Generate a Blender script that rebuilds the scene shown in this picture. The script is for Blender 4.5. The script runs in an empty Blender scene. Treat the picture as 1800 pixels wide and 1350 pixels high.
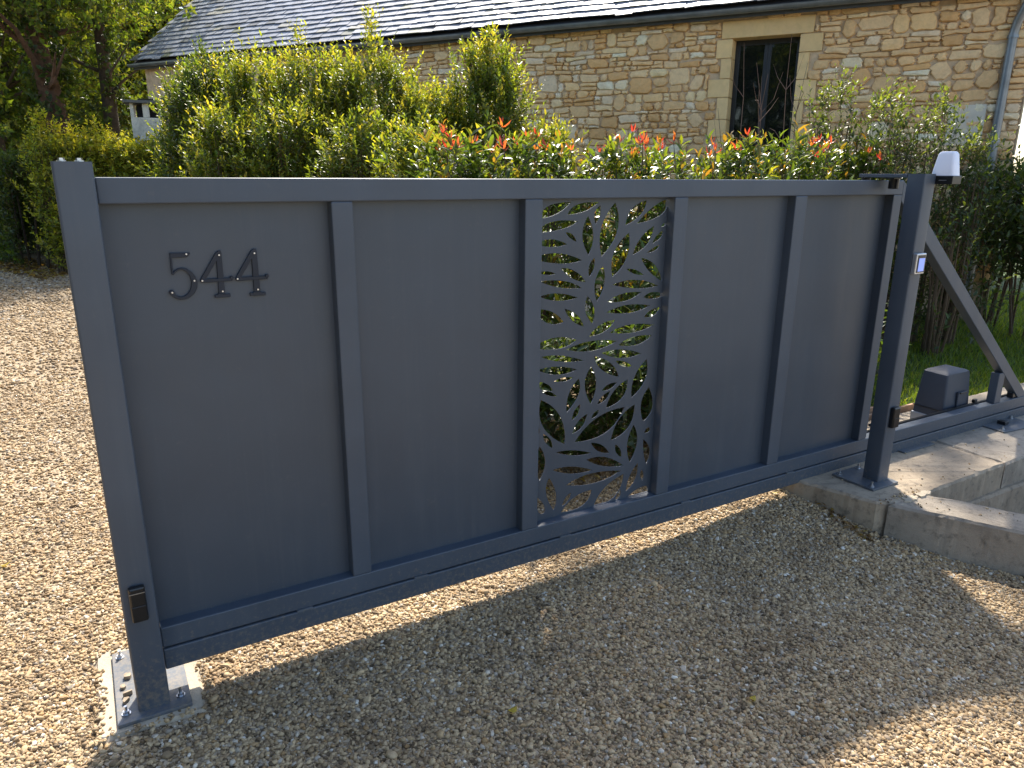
import bpy, math, random
import numpy as np
from mathutils import Vector, Matrix

random.seed(7)
RNG = np.random.default_rng(7)
SC = bpy.context.scene
COL = SC.collection

# ------------------------------------------------------------------ camera
CAM = np.array([0.0416, -2.2343, 1.65])
ROT = np.array([[0.86460373, -0.1331321, 0.48449586],
                [-0.5024129, -0.24145845, 0.83022834],
                [0.00645558, -0.96123549, -0.27565316]])
cd = bpy.data.cameras.new("camera")
cam = bpy.data.objects.new("camera", cd)
COL.objects.link(cam)
M = Matrix.Identity(4)
for i in range(3):
    M[i][0] = ROT[i, 0]; M[i][1] = -ROT[i, 1]; M[i][2] = -ROT[i, 2]; M[i][3] = CAM[i]
cam.matrix_world = M
cd.sensor_width = 36.0
cd.lens = 1281.0 / 1800.0 * 36.0
cd.clip_start = 0.05
cd.clip_end = 500.0
SC.camera = cam

# ------------------------------------------------------------------ light
SUN = np.array([0.42, 0.78, 1.0]); SUN = SUN / np.linalg.norm(SUN)
world = bpy.data.worlds.new("World")
SC.world = world
world.use_nodes = True
nt = world.node_tree
bg = nt.nodes["Background"]
sky = nt.nodes.new("ShaderNodeTexSky")
sky.sky_type = 'NISHITA'
sky.sun_disc = False
sky.sun_elevation = math.asin(SUN[2])
sky.sun_rotation = math.atan2(SUN[0], SUN[1])
sky.air_density = 1.0
sky.dust_density = 1.5
nt.links.new(sky.outputs[0], bg.inputs[0])
bg.inputs[1].default_value = 0.15
sd = bpy.data.lights.new("sun", 'SUN')
sd.energy = 4.6
sd.angle = math.radians(1.8)
sd.color = (1.0, 0.93, 0.82)
sun = bpy.data.objects.new("sun", sd)
COL.objects.link(sun)
sun.rotation_euler = Vector(SUN.tolist()).to_track_quat('Z', 'Y').to_euler()
SC.view_settings.view_transform = 'Standard'
SC.view_settings.look = 'None'
SC.view_settings.exposure = 1.22
SC.view_settings.gamma = 1.0
SC.view_settings.use_curve_mapping = False
SC.render.engine = 'CYCLES'
SC.cycles.max_bounces = 8
SC.cycles.transparent_max_bounces = 8
SC.cycles.use_denoising = True


def ray(u, v):
    return ROT @ np.array([u - 900.0, v - 675.0, 1281.0])


def on_y(y, u, v):
    q = ray(u, v); t = (y - CAM[1]) / q[1]
    return CAM + t * q


def on_z(z, u, v):
    q = ray(u, v); t = (z - CAM[2]) / q[2]
    return CAM + t * q


def at(u, v, d):
    """the point at horizontal distance d from the camera along one direction"""
    q = ray(u, v); h = math.hypot(q[0], q[1])
    return CAM + q / h * d


# ------------------------------------------------------------------ materials
def new_mat(name):
    m = bpy.data.materials.new(name)
    m.use_nodes = True
    n = m.node_tree.nodes; l = m.node_tree.links
    return m, n, l, n["Principled BSDF"]


def ramp(n, stops, interp='LINEAR'):
    r = n.new("ShaderNodeValToRGB")
    r.color_ramp.interpolation = interp
    e = r.color_ramp.elements
    while len(e) > 1: e.remove(e[-1])
    e[0].position = stops[0][0]; e[0].color = (*stops[0][1], 1)
    for p, c in stops[1:]:
        k = e.new(p); k.color = (*c, 1)
    return r


def mixrgb(n, l, mode, fac, a, b):
    k = n.new("ShaderNodeMix"); k.data_type = 'RGBA'; k.blend_type = mode
    if isinstance(fac, (int, float)): k.inputs[0].default_value = fac
    else: l.new(fac, k.inputs[0])
    for s, x in ((6, a), (7, b)):
        if isinstance(x, tuple): k.inputs[s].default_value = (*x, 1)
        else: l.new(x, k.inputs[s])
    return k.outputs[2]


def noise(n, l, scale, detail=4, rough=0.55, vec=None, dist=0.0):
    k = n.new("ShaderNodeTexNoise")
    k.inputs["Scale"].default_value = scale
    k.inputs["Detail"].default_value = detail
    k.inputs["Roughness"].default_value = rough
    k.inputs["Distortion"].default_value = dist
    if vec is not None: l.new(vec, k.inputs["Vector"])
    return k


def objco(n):
    return n.new("ShaderNodeTexCoord").outputs["Object"]


def bump(n, l, h, strength, dist, nrm=None):
    b = n.new("ShaderNodeBump")
    b.inputs["Strength"].default_value = strength
    b.inputs["Distance"].default_value = dist
    l.new(h, b.inputs["Height"])
    if nrm is not None: l.new(nrm, b.inputs["Normal"])
    return b.outputs[0]


def mat_paint(name, base, rough=0.45, spec=0.5, var=0.12):
    m, n, l, p = new_mat(name)
    co = objco(n)
    a = noise(n, l, 2.3, 4, 0.6, co)
    r = ramp(n, [(0.3, tuple(c * (1 - var) for c in base)), (0.7, tuple(c * (1 + var) for c in base))])
    l.new(a.outputs[0], r.inputs[0])
    # dust specks
    b = noise(n, l, 38, 6, 0.7, co)
    r2 = ramp(n, [(0.60, (0, 0, 0)), (0.78, (1, 1, 1))])
    l.new(b.outputs[0], r2.inputs[0])
    mul = n.new("ShaderNodeMath"); mul.operation = 'MULTIPLY'; mul.inputs[1].default_value = 0.10
    l.new(r2.outputs[0], mul.inputs[0])
    c = mixrgb(n, l, 'MIX', mul.outputs[0], r.outputs[0], (0.25, 0.24, 0.21))
    # rain streaks that run down the sheet
    mp = n.new("ShaderNodeMapping"); mp.inputs["Scale"].default_value = (26, 26, 1.1); l.new(co, mp.inputs["Vector"])
    st = noise(n, l, 1.0, 5, 0.7, mp.outputs[0], 0.4)
    r4 = ramp(n, [(0.50, (0, 0, 0)), (0.80, (0.10, 0.10, 0.10))]); l.new(st.outputs[0], r4.inputs[0])
    c = mixrgb(n, l, 'MIX', r4.outputs[0], c, (0.20, 0.20, 0.19))
    # mud splashed up from the gravel on the lowest 25 cm
    sx = n.new("ShaderNodeSeparateXYZ"); g = n.new("ShaderNodeNewGeometry"); l.new(g.outputs["Position"], sx.inputs[0])
    mr = n.new("ShaderNodeMapRange"); mr.inputs[1].default_value = 0.34; mr.inputs[2].default_value = 0.06; mr.clamp = True
    mr.inputs[3].default_value = 0.0; mr.inputs[4].default_value = 0.24
    l.new(sx.outputs[2], mr.inputs[0])
    sp = noise(n, l, 60, 8, 0.75, co)
    ad = n.new("ShaderNodeMath"); ad.operation = 'ADD'; l.new(sp.outputs[0], ad.inputs[0]); l.new(mr.outputs[0], ad.inputs[1])
    r5 = ramp(n, [(0.66, (0, 0, 0)), (0.84, (0.55, 0.55, 0.55))]); l.new(ad.outputs[0], r5.inputs[0])
    c = mixrgb(n, l, 'MIX', r5.outputs[0], c, (0.24, 0.19, 0.13))
    l.new(c, p.inputs["Base Color"])
    rr = n.new("ShaderNodeMapRange")
    rr.inputs[3].default_value = rough - 0.14; rr.inputs[4].default_value = rough + 0.14
    l.new(st.outputs[0], rr.inputs[0]); l.new(rr.outputs[0], p.inputs["Roughness"])
    p.inputs["Specular IOR Level"].default_value = spec
    w = noise(n, l, 1.6, 2, 0.5, co)
    n1 = bump(n, l, w.outputs[0], 0.6, 0.030)
    g_ = noise(n, l, 700, 2, 0.5, co)
    l.new(bump(n, l, g_.outputs[0], 0.12, 0.0006, n1), p.inputs["Normal"])
    return m


def mat_plain(name, base, rough=0.5, metal=0.0, var=0.15, scale=12, bumpd=0.0, bscale=60):
    m, n, l, p = new_mat(name)
    co = objco(n)
    a = noise(n, l, scale, 5, 0.6, co)
    r = ramp(n, [(0.3, tuple(c * (1 - var) for c in base)), (0.7, tuple(min(1, c * (1 + var)) for c in base))])
    l.new(a.outputs[0], r.inputs[0]); l.new(r.outputs[0], p.inputs["Base Color"])
    p.inputs["Roughness"].default_value = rough; p.inputs["Metallic"].default_value = metal
    if bumpd:
        b = noise(n, l, bscale, 5, 0.65, co)
        l.new(bump(n, l, b.outputs[0], 0.8, bumpd), p.inputs["Normal"])
    return m


def mat_concrete(name, base, stain=(0.10, 0.085, 0.065)):
    m, n, l, p = new_mat(name)
    co = objco(n)
    a = noise(n, l, 4.0, 8, 0.62, co, 0.3)
    r = ramp(n, [(0.28, tuple(c * 0.62 for c in base)), (0.5, base), (0.75, tuple(min(1, c * 1.3) for c in base))])
    l.new(a.outputs[0], r.inputs[0])
    b = noise(n, l, 21, 9, 0.72, co)
    r2 = ramp(n, [(0.52, (0, 0, 0)), (0.70, (0.8, 0.8, 0.8))]); l.new(b.outputs[0], r2.inputs[0])
    c = mixrgb(n, l, 'MIX', r2.outputs[0], r.outputs[0], stain)
    v = n.new("ShaderNodeTexVoronoi"); v.inputs["Scale"].default_value = 110
    l.new(co, v.inputs["Vector"])
    r3 = ramp(n, [(0.0, (0.35, 0.35, 0.35)), (0.16, (1, 1, 1))]); l.new(v.outputs["Distance"], r3.inputs[0])
    c = mixrgb(n, l, 'MULTIPLY', 0.5, c, r3.outputs[0])
    l.new(c, p.inputs["Base Color"]); p.inputs["Roughness"].default_value = 0.92
    n1 = bump(n, l, b.outputs[0], 0.8, 0.006)
    f = noise(n, l, 170, 4, 0.7, co)
    l.new(bump(n, l, f.outputs[0], 0.7, 0.0025, n1), p.inputs["Normal"])
    return m


def mat_tint(name, rough=0.85, mottling=0.35, scale=22, bumpd=0.006, spec=0.3, warm=(0.48, 0.31, 0.15)):
    """colour from the piece's own 'tint' attribute, mottled"""
    m, n, l, p = new_mat(name)
    at_ = n.new("ShaderNodeAttribute"); at_.attribute_name = "tint"
    co = objco(n)
    a = noise(n, l, scale, 8, 0.68, co, 0.5)
    r = ramp(n, [(0.25, (1 - mottling,) * 3), (0.55, (1, 1, 1)), (0.8, (1 + mottling * 0.5,) * 3)])
    l.new(a.outputs[0], r.inputs[0])
    c = mixrgb(n, l, 'MULTIPLY', 1.0, at_.outputs["Color"], r.outputs[0])
    b = noise(n, l, scale * 0.3, 5, 0.7, co)
    r2 = ramp(n, [(0.5, (0, 0, 0)), (0.72, (0.5, 0.5, 0.5))]); l.new(b.outputs[0], r2.inputs[0])
    c = mixrgb(n, l, 'MIX', r2.outputs[0], c, warm)
    l.new(c, p.inputs["Base Color"]); p.inputs["Roughness"].default_value = rough
    p.inputs["Specular IOR Level"].default_value = spec
    f = noise(n, l, scale * 3, 7, 0.7, co)
    l.new(bump(n, l, f.outputs[0], 0.9, bumpd), p.inputs["Normal"])
    return m


def mat_leaf(name, trans=0.45, rough=0.42, sat=1.0):
    m, n, l, p = new_mat(name)
    a = n.new("ShaderNodeAttribute"); a.attribute_name = "tint"
    l.new(a.outputs["Color"], p.inputs["Base Color"])
    p.inputs["Roughness"].default_value = rough
    p.inputs["Specular IOR Level"].default_value = 0.45
    t = n.new("ShaderNodeBsdfTranslucent")
    c = mixrgb(n, l, 'MULTIPLY', 1.0, a.outputs["Color"], (2.5 * sat, 2.1 * sat, 0.75))
    l.new(c, t.inputs["Color"])
    mx = n.new("ShaderNodeMixShader"); mx.inputs[0].default_value = trans
    l.new(p.outputs[0], mx.inputs[1]); l.new(t.outputs[0], mx.inputs[2])
    l.new(mx.outputs[0], n["Material Output"].inputs["Surface"])
    return m


PAINT = mat_paint("anthracite_paint", (0.056, 0.073, 0.098), 0.48, 0.5)
PANEL = mat_paint("anthracite_panel_paint", (0.050, 0.064, 0.084), 0.46, 0.5, 0.07)
POSTP = mat_paint("post_paint", (0.056, 0.073, 0.098), 0.45, 0.5)
PLATEP = mat_paint("plate_paint", (0.085, 0.10, 0.12), 0.42, 0.5, 0.3)
BLACK = mat_plain("black_plastic", (0.010, 0.010, 0.011), 0.30)
NUMER = mat_plain("numeral_paint", (0.010, 0.015, 0.026), 0.62, 0.0, 0.2)
STEEL = mat_plain("zinc_steel", (0.55, 0.56, 0.58), 0.32, 1.0, 0.15, 80)
SILVER = mat_plain("satin_aluminium", (0.55, 0.56, 0.58), 0.35, 0.8, 0.05)
MOTOR = mat_plain("motor_plastic", (0.040, 0.050, 0.070), 0.55, 0.0, 0.08, 8, 0.0004, 400)
LENS = mat_plain("opal_lens", (0.82, 0.82, 0.88), 0.35, 0.0, 0.03)
CONC = mat_concrete("old_concrete", (0.36, 0.285, 0.20))
CONC2 = mat_concrete("grey_concrete", (0.33, 0.275, 0.21))
PADC = mat_concrete("pad_cement", (0.46, 0.385, 0.28), (0.45, 0.36, 0.26))
WOOD = mat_plain("raw_wood", (0.36, 0.22, 0.13), 0.8, 0, 0.35, 14, 0.002, 90)
SOIL = mat_plain("dark_soil", (0.055, 0.040, 0.027), 0.95, 0, 0.5, 14, 0.03, 22)
ZINC = mat_plain("weathered_zinc", (0.20, 0.225, 0.25), 0.38, 0.6, 0.25, 5)
STONE = mat_tint("rubble_limestone", 0.9, 0.24, 22, 0.008, 0.3, (0.66, 0.44, 0.24))
ASHLAR = mat_tint("ashlar_limestone", 0.85, 0.16, 9, 0.003, 0.3, (0.74, 0.52, 0.30))
SLATE = mat_tint("slate_face", 0.50, 0.30, 30, 0.002, 1.0, (0.22, 0.23, 0.25))
BARK = mat_plain("bark", (0.075, 0.055, 0.038), 0.95, 0, 0.4, 18, 0.012, 30)
RUSTBARK = mat_plain("reddish_bark", (0.11, 0.06, 0.035), 0.95, 0, 0.45, 12, 0.02, 22)
TWIG = mat_plain("twig_bark", (0.10, 0.065, 0.035), 0.8, 0, 0.3, 30)
LEAF = mat_leaf("leaf_blade", 0.45, 0.40)
LEAFG = mat_leaf("glossy_leaf_blade", 0.38, 0.28)
TREEL = mat_leaf("tree_leaf", 0.5, 0.5)
WHITEW = mat_concrete("lime_render", (0.78, 0.70, 0.56), (0.40, 0.37, 0.30))
GLASS, _n, _l, _p = new_mat("window_glass")
_p.inputs["Base Color"].default_value = (0.008, 0.010, 0.010, 1)
_p.inputs["Roughness"].default_value = 0.04
_p.inputs["Specular IOR Level"].default_value = 0.55
_w = noise(_n, _l, 2.5, 2, 0.5, objco(_n))
_l.new(bump(_n, _l, _w.outputs[0], 0.25, 0.01), _p.inputs["Normal"])
BLUE, _n, _l, _p = new_mat("keypad_screen")
_p.inputs["Base Color"].default_value = (0.10, 0.15, 0.45, 1)
_p.inputs["Emission Color"].default_value = (0.30, 0.42, 0.95, 1)
_p.inputs["Emission Strength"].default_value = 0.30
_p.inputs["Roughness"].default_value = 0.25
MORTAR = mat_plain("lime_mortar", (0.58, 0.44, 0.29), 0.95, 0, 0.25, 12, 0.006, 60)


def mat_drive():
    m, n, l, p = new_mat("gravel_bed")
    co = objco(n)
    v = n.new("ShaderNodeTexVoronoi"); v.inputs["Scale"].default_value = 75; l.new(co, v.inputs["Vector"])
    r = ramp(n, [(0.0, (0.09, 0.065, 0.035)), (0.3, (0.25, 0.18, 0.11)), (0.6, (0.40, 0.31, 0.20)), (1.0, (0.56, 0.46, 0.33))])
    sep = n.new("ShaderNodeSeparateColor"); l.new(v.outputs["Color"], sep.inputs[0]); l.new(sep.outputs[0], r.inputs[0])
    big = noise(n, l, 0.8, 5, 0.6, co)
    r2 = ramp(n, [(0.3, (0.82, 0.80, 0.76)), (0.7, (1.12, 1.1, 1.06))]); l.new(big.outputs[0], r2.inputs[0])
    c = mixrgb(n, l, 'MULTIPLY', 1.0, r.outputs[0], r2.outputs[0])
    l.new(c, p.inputs["Base Color"]); p.inputs["Roughness"].default_value = 0.95
    inv = n.new("ShaderNodeMath"); inv.operation = 'SUBTRACT'; inv.inputs[0].default_value = 1.0
    l.new(v.outputs["Distance"], inv.inputs[1])
    l.new(bump(n, l, inv.outputs[0], 1.0, 0.010), p.inputs["Normal"])
    return m


def mat_pebble():
    m, n, l, p = new_mat("pebble_stone")
    oi = n.new("ShaderNodeObjectInfo")
    r = ramp(n, [(0.0, (0.09, 0.06, 0.03)), (0.16, (0.31, 0.215, 0.115)), (0.42, (0.46, 0.33, 0.18)), (0.66, (0.58, 0.435, 0.255)),
                 (0.84, (0.36, 0.22, 0.09)), (0.91, (0.30, 0.25, 0.19)), (0.97, (0.60, 0.52, 0.40)), (1.0, (0.80, 0.74, 0.62))])
    l.new(oi.outputs["Random"], r.inputs[0])
    a = noise(n, l, 3.0, 5, 0.6, objco(n))
    r2 = ramp(n, [(0.3, (0.75, 0.74, 0.72)), (0.7, (1.15, 1.13, 1.1))]); l.new(a.outputs[0], r2.inputs[0])
    c = mixrgb(n, l, 'MULTIPLY', 1.0, r.outputs[0], r2.outputs[0])
    gp = n.new("ShaderNodeNewGeometry"); big = noise(n, l, 1.7, 6, 0.65, gp.outputs["Position"], 0.6)
    r3 = ramp(n, [(0.30, (0.72, 0.68, 0.64)), (0.5, (1, 1, 1)), (0.72, (1.18, 1.16, 1.12))]); l.new(big.outputs[0], r3.inputs[0])
    c = mixrgb(n, l, 'MULTIPLY', 1.0, c, r3.outputs[0])
    l.new(c, p.inputs["Base Color"]); p.inputs["Roughness"].default_value = 0.75
    return m


def mat_ground():
    m, n, l, p = new_mat("lawn_soil")
    co = objco(n)
    a = noise(n, l, 1.1, 8, 0.65, co)
    r = ramp(n, [(0.3, (0.035, 0.055, 0.012)), (0.6, (0.06, 0.10, 0.02)), (0.8, (0.10, 0.085, 0.04))])
    l.new(a.outputs[0], r.inputs[0]); l.new(r.outputs[0], p.inputs["Base Color"]); p.inputs["Roughness"].default_value = 0.95
    f = noise(n, l, 40, 6, 0.7, co)
    l.new(bump(n, l, f.outputs[0], 1.0, 0.03), p.inputs["Normal"])
    return m


DRIVE = mat_drive(); PEBBLE = mat_pebble(); LAWN = mat_ground()


# ------------------------------------------------------------------ object helpers
def tag(o, label=None, cat=None, group=None, kind=None):
    if label: o["label"] = label
    if cat: o["category"] = cat
    if group: o["group"] = group
    if kind: o["kind"] = kind
    return o


def empty(name, loc=(0, 0, 0), label=None, cat=None, group=None, rotz=0.0):
    o = bpy.data.objects.new(name, None)
    o.empty_display_size = 0.1
    COL.objects.link(o)
    o.location = loc; o.rotation_euler = (0, 0, rotz)
    return tag(o, label, cat, group)


def mesh_obj(name, verts, faces, mat, parent=None, off=None, bevel=0.0, smooth=False, tint=None):
    """verts in the parent's frame, or in world axes when off gives the parent's location"""
    v = np.asarray(verts, dtype=float)
    if off is not None: v = v - np.array(off)
    me = bpy.data.meshes.new(name)
    me.from_pydata(v.tolist(), [], [tuple(f) for f in faces])
    me.update()
    if smooth: me.shade_smooth()
    if mat is not None: me.materials.append(mat)
    if tint is not None:
        a = me.attributes.new("tint", 'FLOAT_COLOR', 'FACE')
        t = np.ones((len(me.polygons), 4)); t[:, :3] = np.asarray(tint)
        a.data.foreach_set("color", t.ravel())
    o = bpy.data.objects.new(name, me)
    COL.objects.link(o)
    if parent is not None: o.parent = parent
    if bevel:
        b = o.modifiers.new("edge", 'BEVEL'); b.width = bevel; b.segments = 2; b.limit_method = 'ANGLE'
        b.harden_normals = False
    return o


class MB:
    def __init__(s): s.v = []; s.f = []; s.t = []
    def add(s, v, f, tint=None):
        o = len(s.v); s.v += [tuple(x) for x in v]; s.f += [tuple(i + o for i in q) for q in f]
        s.t += [tint or (1, 1, 1)] * len(f); return s
    def box(s, x0, x1, y0, y1, z0, z1, tint=None):
        v = [(x0, y0, z0), (x1, y0, z0), (x1, y1, z0), (x0, y1, z0), (x0, y0, z1), (x1, y0, z1), (x1, y1, z1), (x0, y1, z1)]
        return s.add(v, [(0, 3, 2, 1), (4, 5, 6, 7), (0, 1, 5, 4), (1, 2, 6, 5), (2, 3, 7, 6), (3, 0, 4, 7)], tint)
    def prism(s, poly, axis, a, b, tint=None):
        """poly: 2-D points; axis 'y': (x,z), axis 'z': (x,y), axis 'x': (y,z)"""
        k = len(poly)
        P = {'y': lambda p, h: (p[0], h, p[1]), 'z': lambda p, h: (p[0], p[1], h), 'x': lambda p, h: (h, p[0], p[1])}[axis]
        v = [P(p, a) for p in poly] + [P(p, b) for p in poly]
        area = sum(poly[i][0] * poly[(i + 1) % k][1] - poly[(i + 1) % k][0] * poly[i][1] for i in range(k))
        fl = (area > 0) ^ (axis == 'y') ^ (b < a)
        bot = tuple(range(k)); top = tuple(range(k, 2 * k))
        sides = [(i, (i + 1) % k, k + (i + 1) % k, k + i) for i in range(k)]
        if fl: F = [bot[::-1], top] + sides
        else: F = [bot, top[::-1]] + [q[::-1] for q in sides]
        return s.add(v, F, tint)
    def cyl(s, c, r, h, n=12, axis='z', r2=None, tint=None):
        r2 = r if r2 is None else r2
        v = []
        for k, (rr, hh) in enumerate(((r, 0), (r2, h))):
            for i in range(n):
                a = 2 * math.pi * i / n
                p = (rr * math.cos(a), rr * math.sin(a), hh)
                if axis == 'y': p = (p[0], p[2], -p[1])
                if axis == 'x': p = (p[2], p[0], p[1])
                v.append((c[0] + p[0], c[1] + p[1], c[2] + p[2]))
        f = [tuple(range(n))[::-1], tuple(range(n, 2 * n))] + [(i, (i + 1) % n, n + (i + 1) % n, n + i) for i in range(n)]
        return s.add(v, f, tint)
    def tube(s, pts, radii, n=6):
        pts = [np.array(p, float) for p in pts]
        rings = []
        for i, p in enumerate(pts):
            d = pts[min(i + 1, len(pts) - 1)] - pts[max(i - 1, 0)]
            d = d / (np.linalg.norm(d) + 1e-9)
            a = np.cross(d, [0, 0, 1.0] if abs(d[2]) < 0.9 else [1.0, 0, 0]); a /= np.linalg.norm(a)
            b = np.cross(d, a)
            r = radii[i] if hasattr(radii, '__len__') else radii
            rings.append([p + r * (math.cos(t) * a + math.sin(t) * b) for t in [2 * math.pi * k / n for k in range(n)]])
        v = [q for ring in rings for q in ring]
        f = []
        for i in range(len(pts) - 1):
            for k in range(n):
                f.append((i * n + k, i * n + (k + 1) % n, (i + 1) * n + (k + 1) % n, (i + 1) * n + k))
        f += [tuple(range(n))[::-1], tuple(range((len(pts) - 1) * n, len(pts) * n))]
        return s.add(v, f)
    def build(s, name, mat, parent=None, off=None, bevel=0.0, smooth=False, tint=False):
        return mesh_obj(name, s.v, s.f, mat, parent, off, bevel, smooth, s.t if tint else None)


def smooth_by_angle(o, deg=40):
    o.data.shade_smooth()
    try: o.data.set_sharp_from_angle(angle=math.radians(deg))
    except Exception: pass
    return o


def copy_part(src, parent, loc, rotz=0.0, name=None):
    c = src.copy(); COL.objects.link(c); c.parent = parent; c.location = loc
    c.rotation_euler = (0, 0, rotz)
    return c


# ------------------------------------------------------------------ ground
def g_h(x, y):
    """height of the drive: it dips towards the street beside the footing"""
    x = np.asarray(x, float); y = np.asarray(y, float)
    w = np.clip((x - 1.9) / 1.1, 0, 1); w = w * w * (3 - 2 * w)
    h = np.clip(0.022 + 0.18 * y, -0.09, 0.045)
    far = np.clip((y - 0.3) / 1.0, 0, 1)
    h = h * (1 - far)
    return w * h + 0.006 * np.sin(x * 2.1 + 0.4) * np.sin(y * 1.7) * np.clip(np.abs(x) - 0.4, 0, 1)


def sheet(name, xs, ys, zf, mat, keep=None):
    X, Y = np.meshgrid(xs, ys, indexing='ij')
    Z = zf(X, Y)
    v = np.stack([X, Y, Z], -1).reshape(-1, 3)
    ny = len(ys); f = []
    for i in range(len(xs) - 1):
        for j in range(ny - 1):
            if keep is not None and not keep((xs[i] + xs[i + 1]) / 2, (ys[j] + ys[j + 1]) / 2): continue
            a = i * ny + j; f.append((a, a + ny, a + ny + 1, a + 1))
    o = mesh_obj(name, v, f, mat, smooth=True)
    o["kind"] = "structure"
    return o


ground = mesh_obj("ground", [(-140, -140, -0.42), (140, -140, -0.42), (140, 140, -0.42), (-140, 140, -0.42)], [(0, 1, 2, 3)], mat_plain("dry_earth", (0.34, 0.28, 0.20), 0.95, 0, 0.25, 1.5, 0.02, 12))
ground["kind"] = "structure"
trench = sheet("trench_soil", np.linspace(3.3, 7.0, 60), np.linspace(-4.0, -0.30, 60), lambda x, y: -0.36 + 0.05 * np.sin(x * 7) * np.sin(y * 9) + 0.03 * np.sin(x * 23 + y * 17), SOIL)
# unseen pale paving added behind the shrubs to bounce light onto the wall
def bounce_keep(x, y):
    n_ = (x - 7.521) * 0.842 + (y - 4.403) * 0.539
    return -4.5 < n_ < 0.3 and y > 2.9 and x > 1.6 + .08 * y
bounce_terrace = sheet("bounce_terrace", np.linspace(-4, 9.5, 60), np.linspace(2.9, 15, 60), lambda x, y: 0.018 + 0 * x, mat_plain("bounce_paving", (0.55, 0.47, 0.35), 0.85, 0, 0.12, 3, 0.003, 40), bounce_keep)


def drive_edge(y):
    """the drive's right-hand limit"""
    if y < -0.36: return 3.45 + 0.5 * (-0.36 - y)
    if y < 0.9: return 3.25
    return 2.9


drive = sheet("gravel_driveway", np.concatenate([np.linspace(-30, -4, 14), np.linspace(-3.8, 6.5, 104)]),
              np.concatenate([np.linspace(-12, -3, 10), np.linspace(-2.9, 4.0, 70), np.linspace(4.4, 30, 20)]),
              g_h, DRIVE, lambda x, y: x < drive_edge(y) if y < 0.9 else x < 7.0)
lawn = sheet("lawn", np.linspace(3.0, 60, 115), np.linspace(0.46, 60, 120),
             lambda x, y: 0.02 + 0.02 * np.sin(x * 1.3) * np.cos(y * 0.9) + 0.02 * np.clip(x - 4, 0, 1), LAWN,
             lambda x, y: (y < 1.3 and x > 3.2) or (x > 4.6 and y < 2.2 + .9 * max(0, x - 7.5)) or y > 22)
lawn2 = sheet("garden_ground", np.linspace(-60, 3.2, 60), np.linspace(16.0, 90, 40), lambda x, y: 0.02 + 0 * x, LAWN,
              lambda x, y: True)

# concrete footing under the sliding track: main slab with its lower ledge
K = (3.24, -0.308)
foot = empty("concrete_footing", (4.5, 0.0, 0.0), "long weathered concrete footing under the right post and the gate track", "concrete footing")
poly = [(3.24, -0.308), (3.30, -0.338), (3.362, -0.352), (3.63, -0.362), (4.36, -0.345), (6.8, -0.325), (6.8, 0.50), (2.985, 0.50), (3.133, 0.028)]


def rough_prism(poly, z0, z1, step=0.025, amp=0.005, seed=1):
    """a cast block with slightly broken edges"""
    rg = np.random.default_rng(seed)
    pts = []
    k = len(poly)
    for i in range(k):
        a = np.array(poly[i]); b = np.array(poly[(i + 1) % k]); L = np.linalg.norm(b - a)
        m = max(1, int(L / step))
        for j in range(m):
            p = a + (b - a) * j / m
            pts.append(p + rg.normal(0, amp * 0.12, 2))
    n = len(pts); c = np.mean(pts, 0)
    v = []
    for zz, ins in ((z0, 0), (z0 + (z1 - z0) * .5, 0.0), (z1 - 0.012, 0.0), (z1, 0.010)):
        for i, p in enumerate(pts):
            q = pts[(i + 1) % n] - pts[i - 1]; q = q / (np.linalg.norm(q) + 1e-9); nr = np.array([-q[1], q[0]])
            dd = ins + abs(rg.normal(0, amp)) * (0.7 if zz > z1 - .02 else .08)
            w = p + nr * dd
            v.append((w[0], w[1], zz + (rg.normal(0, amp * 0.3) if zz == z1 else 0)))
    f = []
    for r_ in range(3):
        for i in range(n):
            f.append((r_ * n + i, r_ * n + (i + 1) % n, (r_ + 1) * n + (i + 1) % n, (r_ + 1) * n + i))
    f.append(tuple(range(3 * n, 4 * n)))
    return v, f


# slab cast in two lengths with an open joint
pa = [(3.24, -0.308), (3.30, -0.338), (3.362, -0.352), (3.63, -0.362), (4.33, -0.347), (4.345, -0.06), (4.36, 0.50), (2.985, 0.50), (3.133, 0.028)]
pb = [(4.338, -0.347), (6.8, -0.325), (6.8, 0.50), (4.368, 0.50), (4.353, -0.06)]
v, f = rough_prism(pa, -0.40, 0.120, seed=2)
mesh_obj("slab", v, f, CONC, foot, foot.location)
v, f = rough_prism(pb, -0.40, 0.118, seed=3)
mesh_obj("slab", v, f, CONC2, foot, foot.location)
v, f = rough_prism([(3.40, -0.385), (6.8, -0.352), (6.8, -0.30), (3.40, -0.30)], -0.41, -0.035, seed=4)
mesh_obj("ledge", v, f, CONC, foot, foot.location)

kerb = empty("concrete_kerb", (3.6, -0.7, 0.0), "pale chipped concrete kerb running towards the street beside the open trench", "kerb")
dv = np.array([0.237, -0.436]); dv /= np.linalg.norm(dv)
p0 = np.array([3.272, -0.346]); pw = np.array([0.285, -0.02])
x0 = p0
L1, L2 = 0.92, 2.6
def kp(t, side): 
    q = p0 + dv * t + (pw if side else 0)
    return (float(q[0]), float(q[1]))
v, f = rough_prism([kp(0, 0), kp(L1, 0), kp(L1, 1), kp(0, 1)], -0.40, 0.118, seed=5)
mesh_obj("kerb_block", v, f, CONC2, kerb, kerb.location)
v, f = rough_prism([kp(L1 + .008, 0), kp(L2, 0), kp(L2, 1), kp(L1 + .008, 1)], -0.40, 0.114, seed=6)
mesh_obj("kerb_block", v, f, CONC2, kerb, kerb.location)
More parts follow.
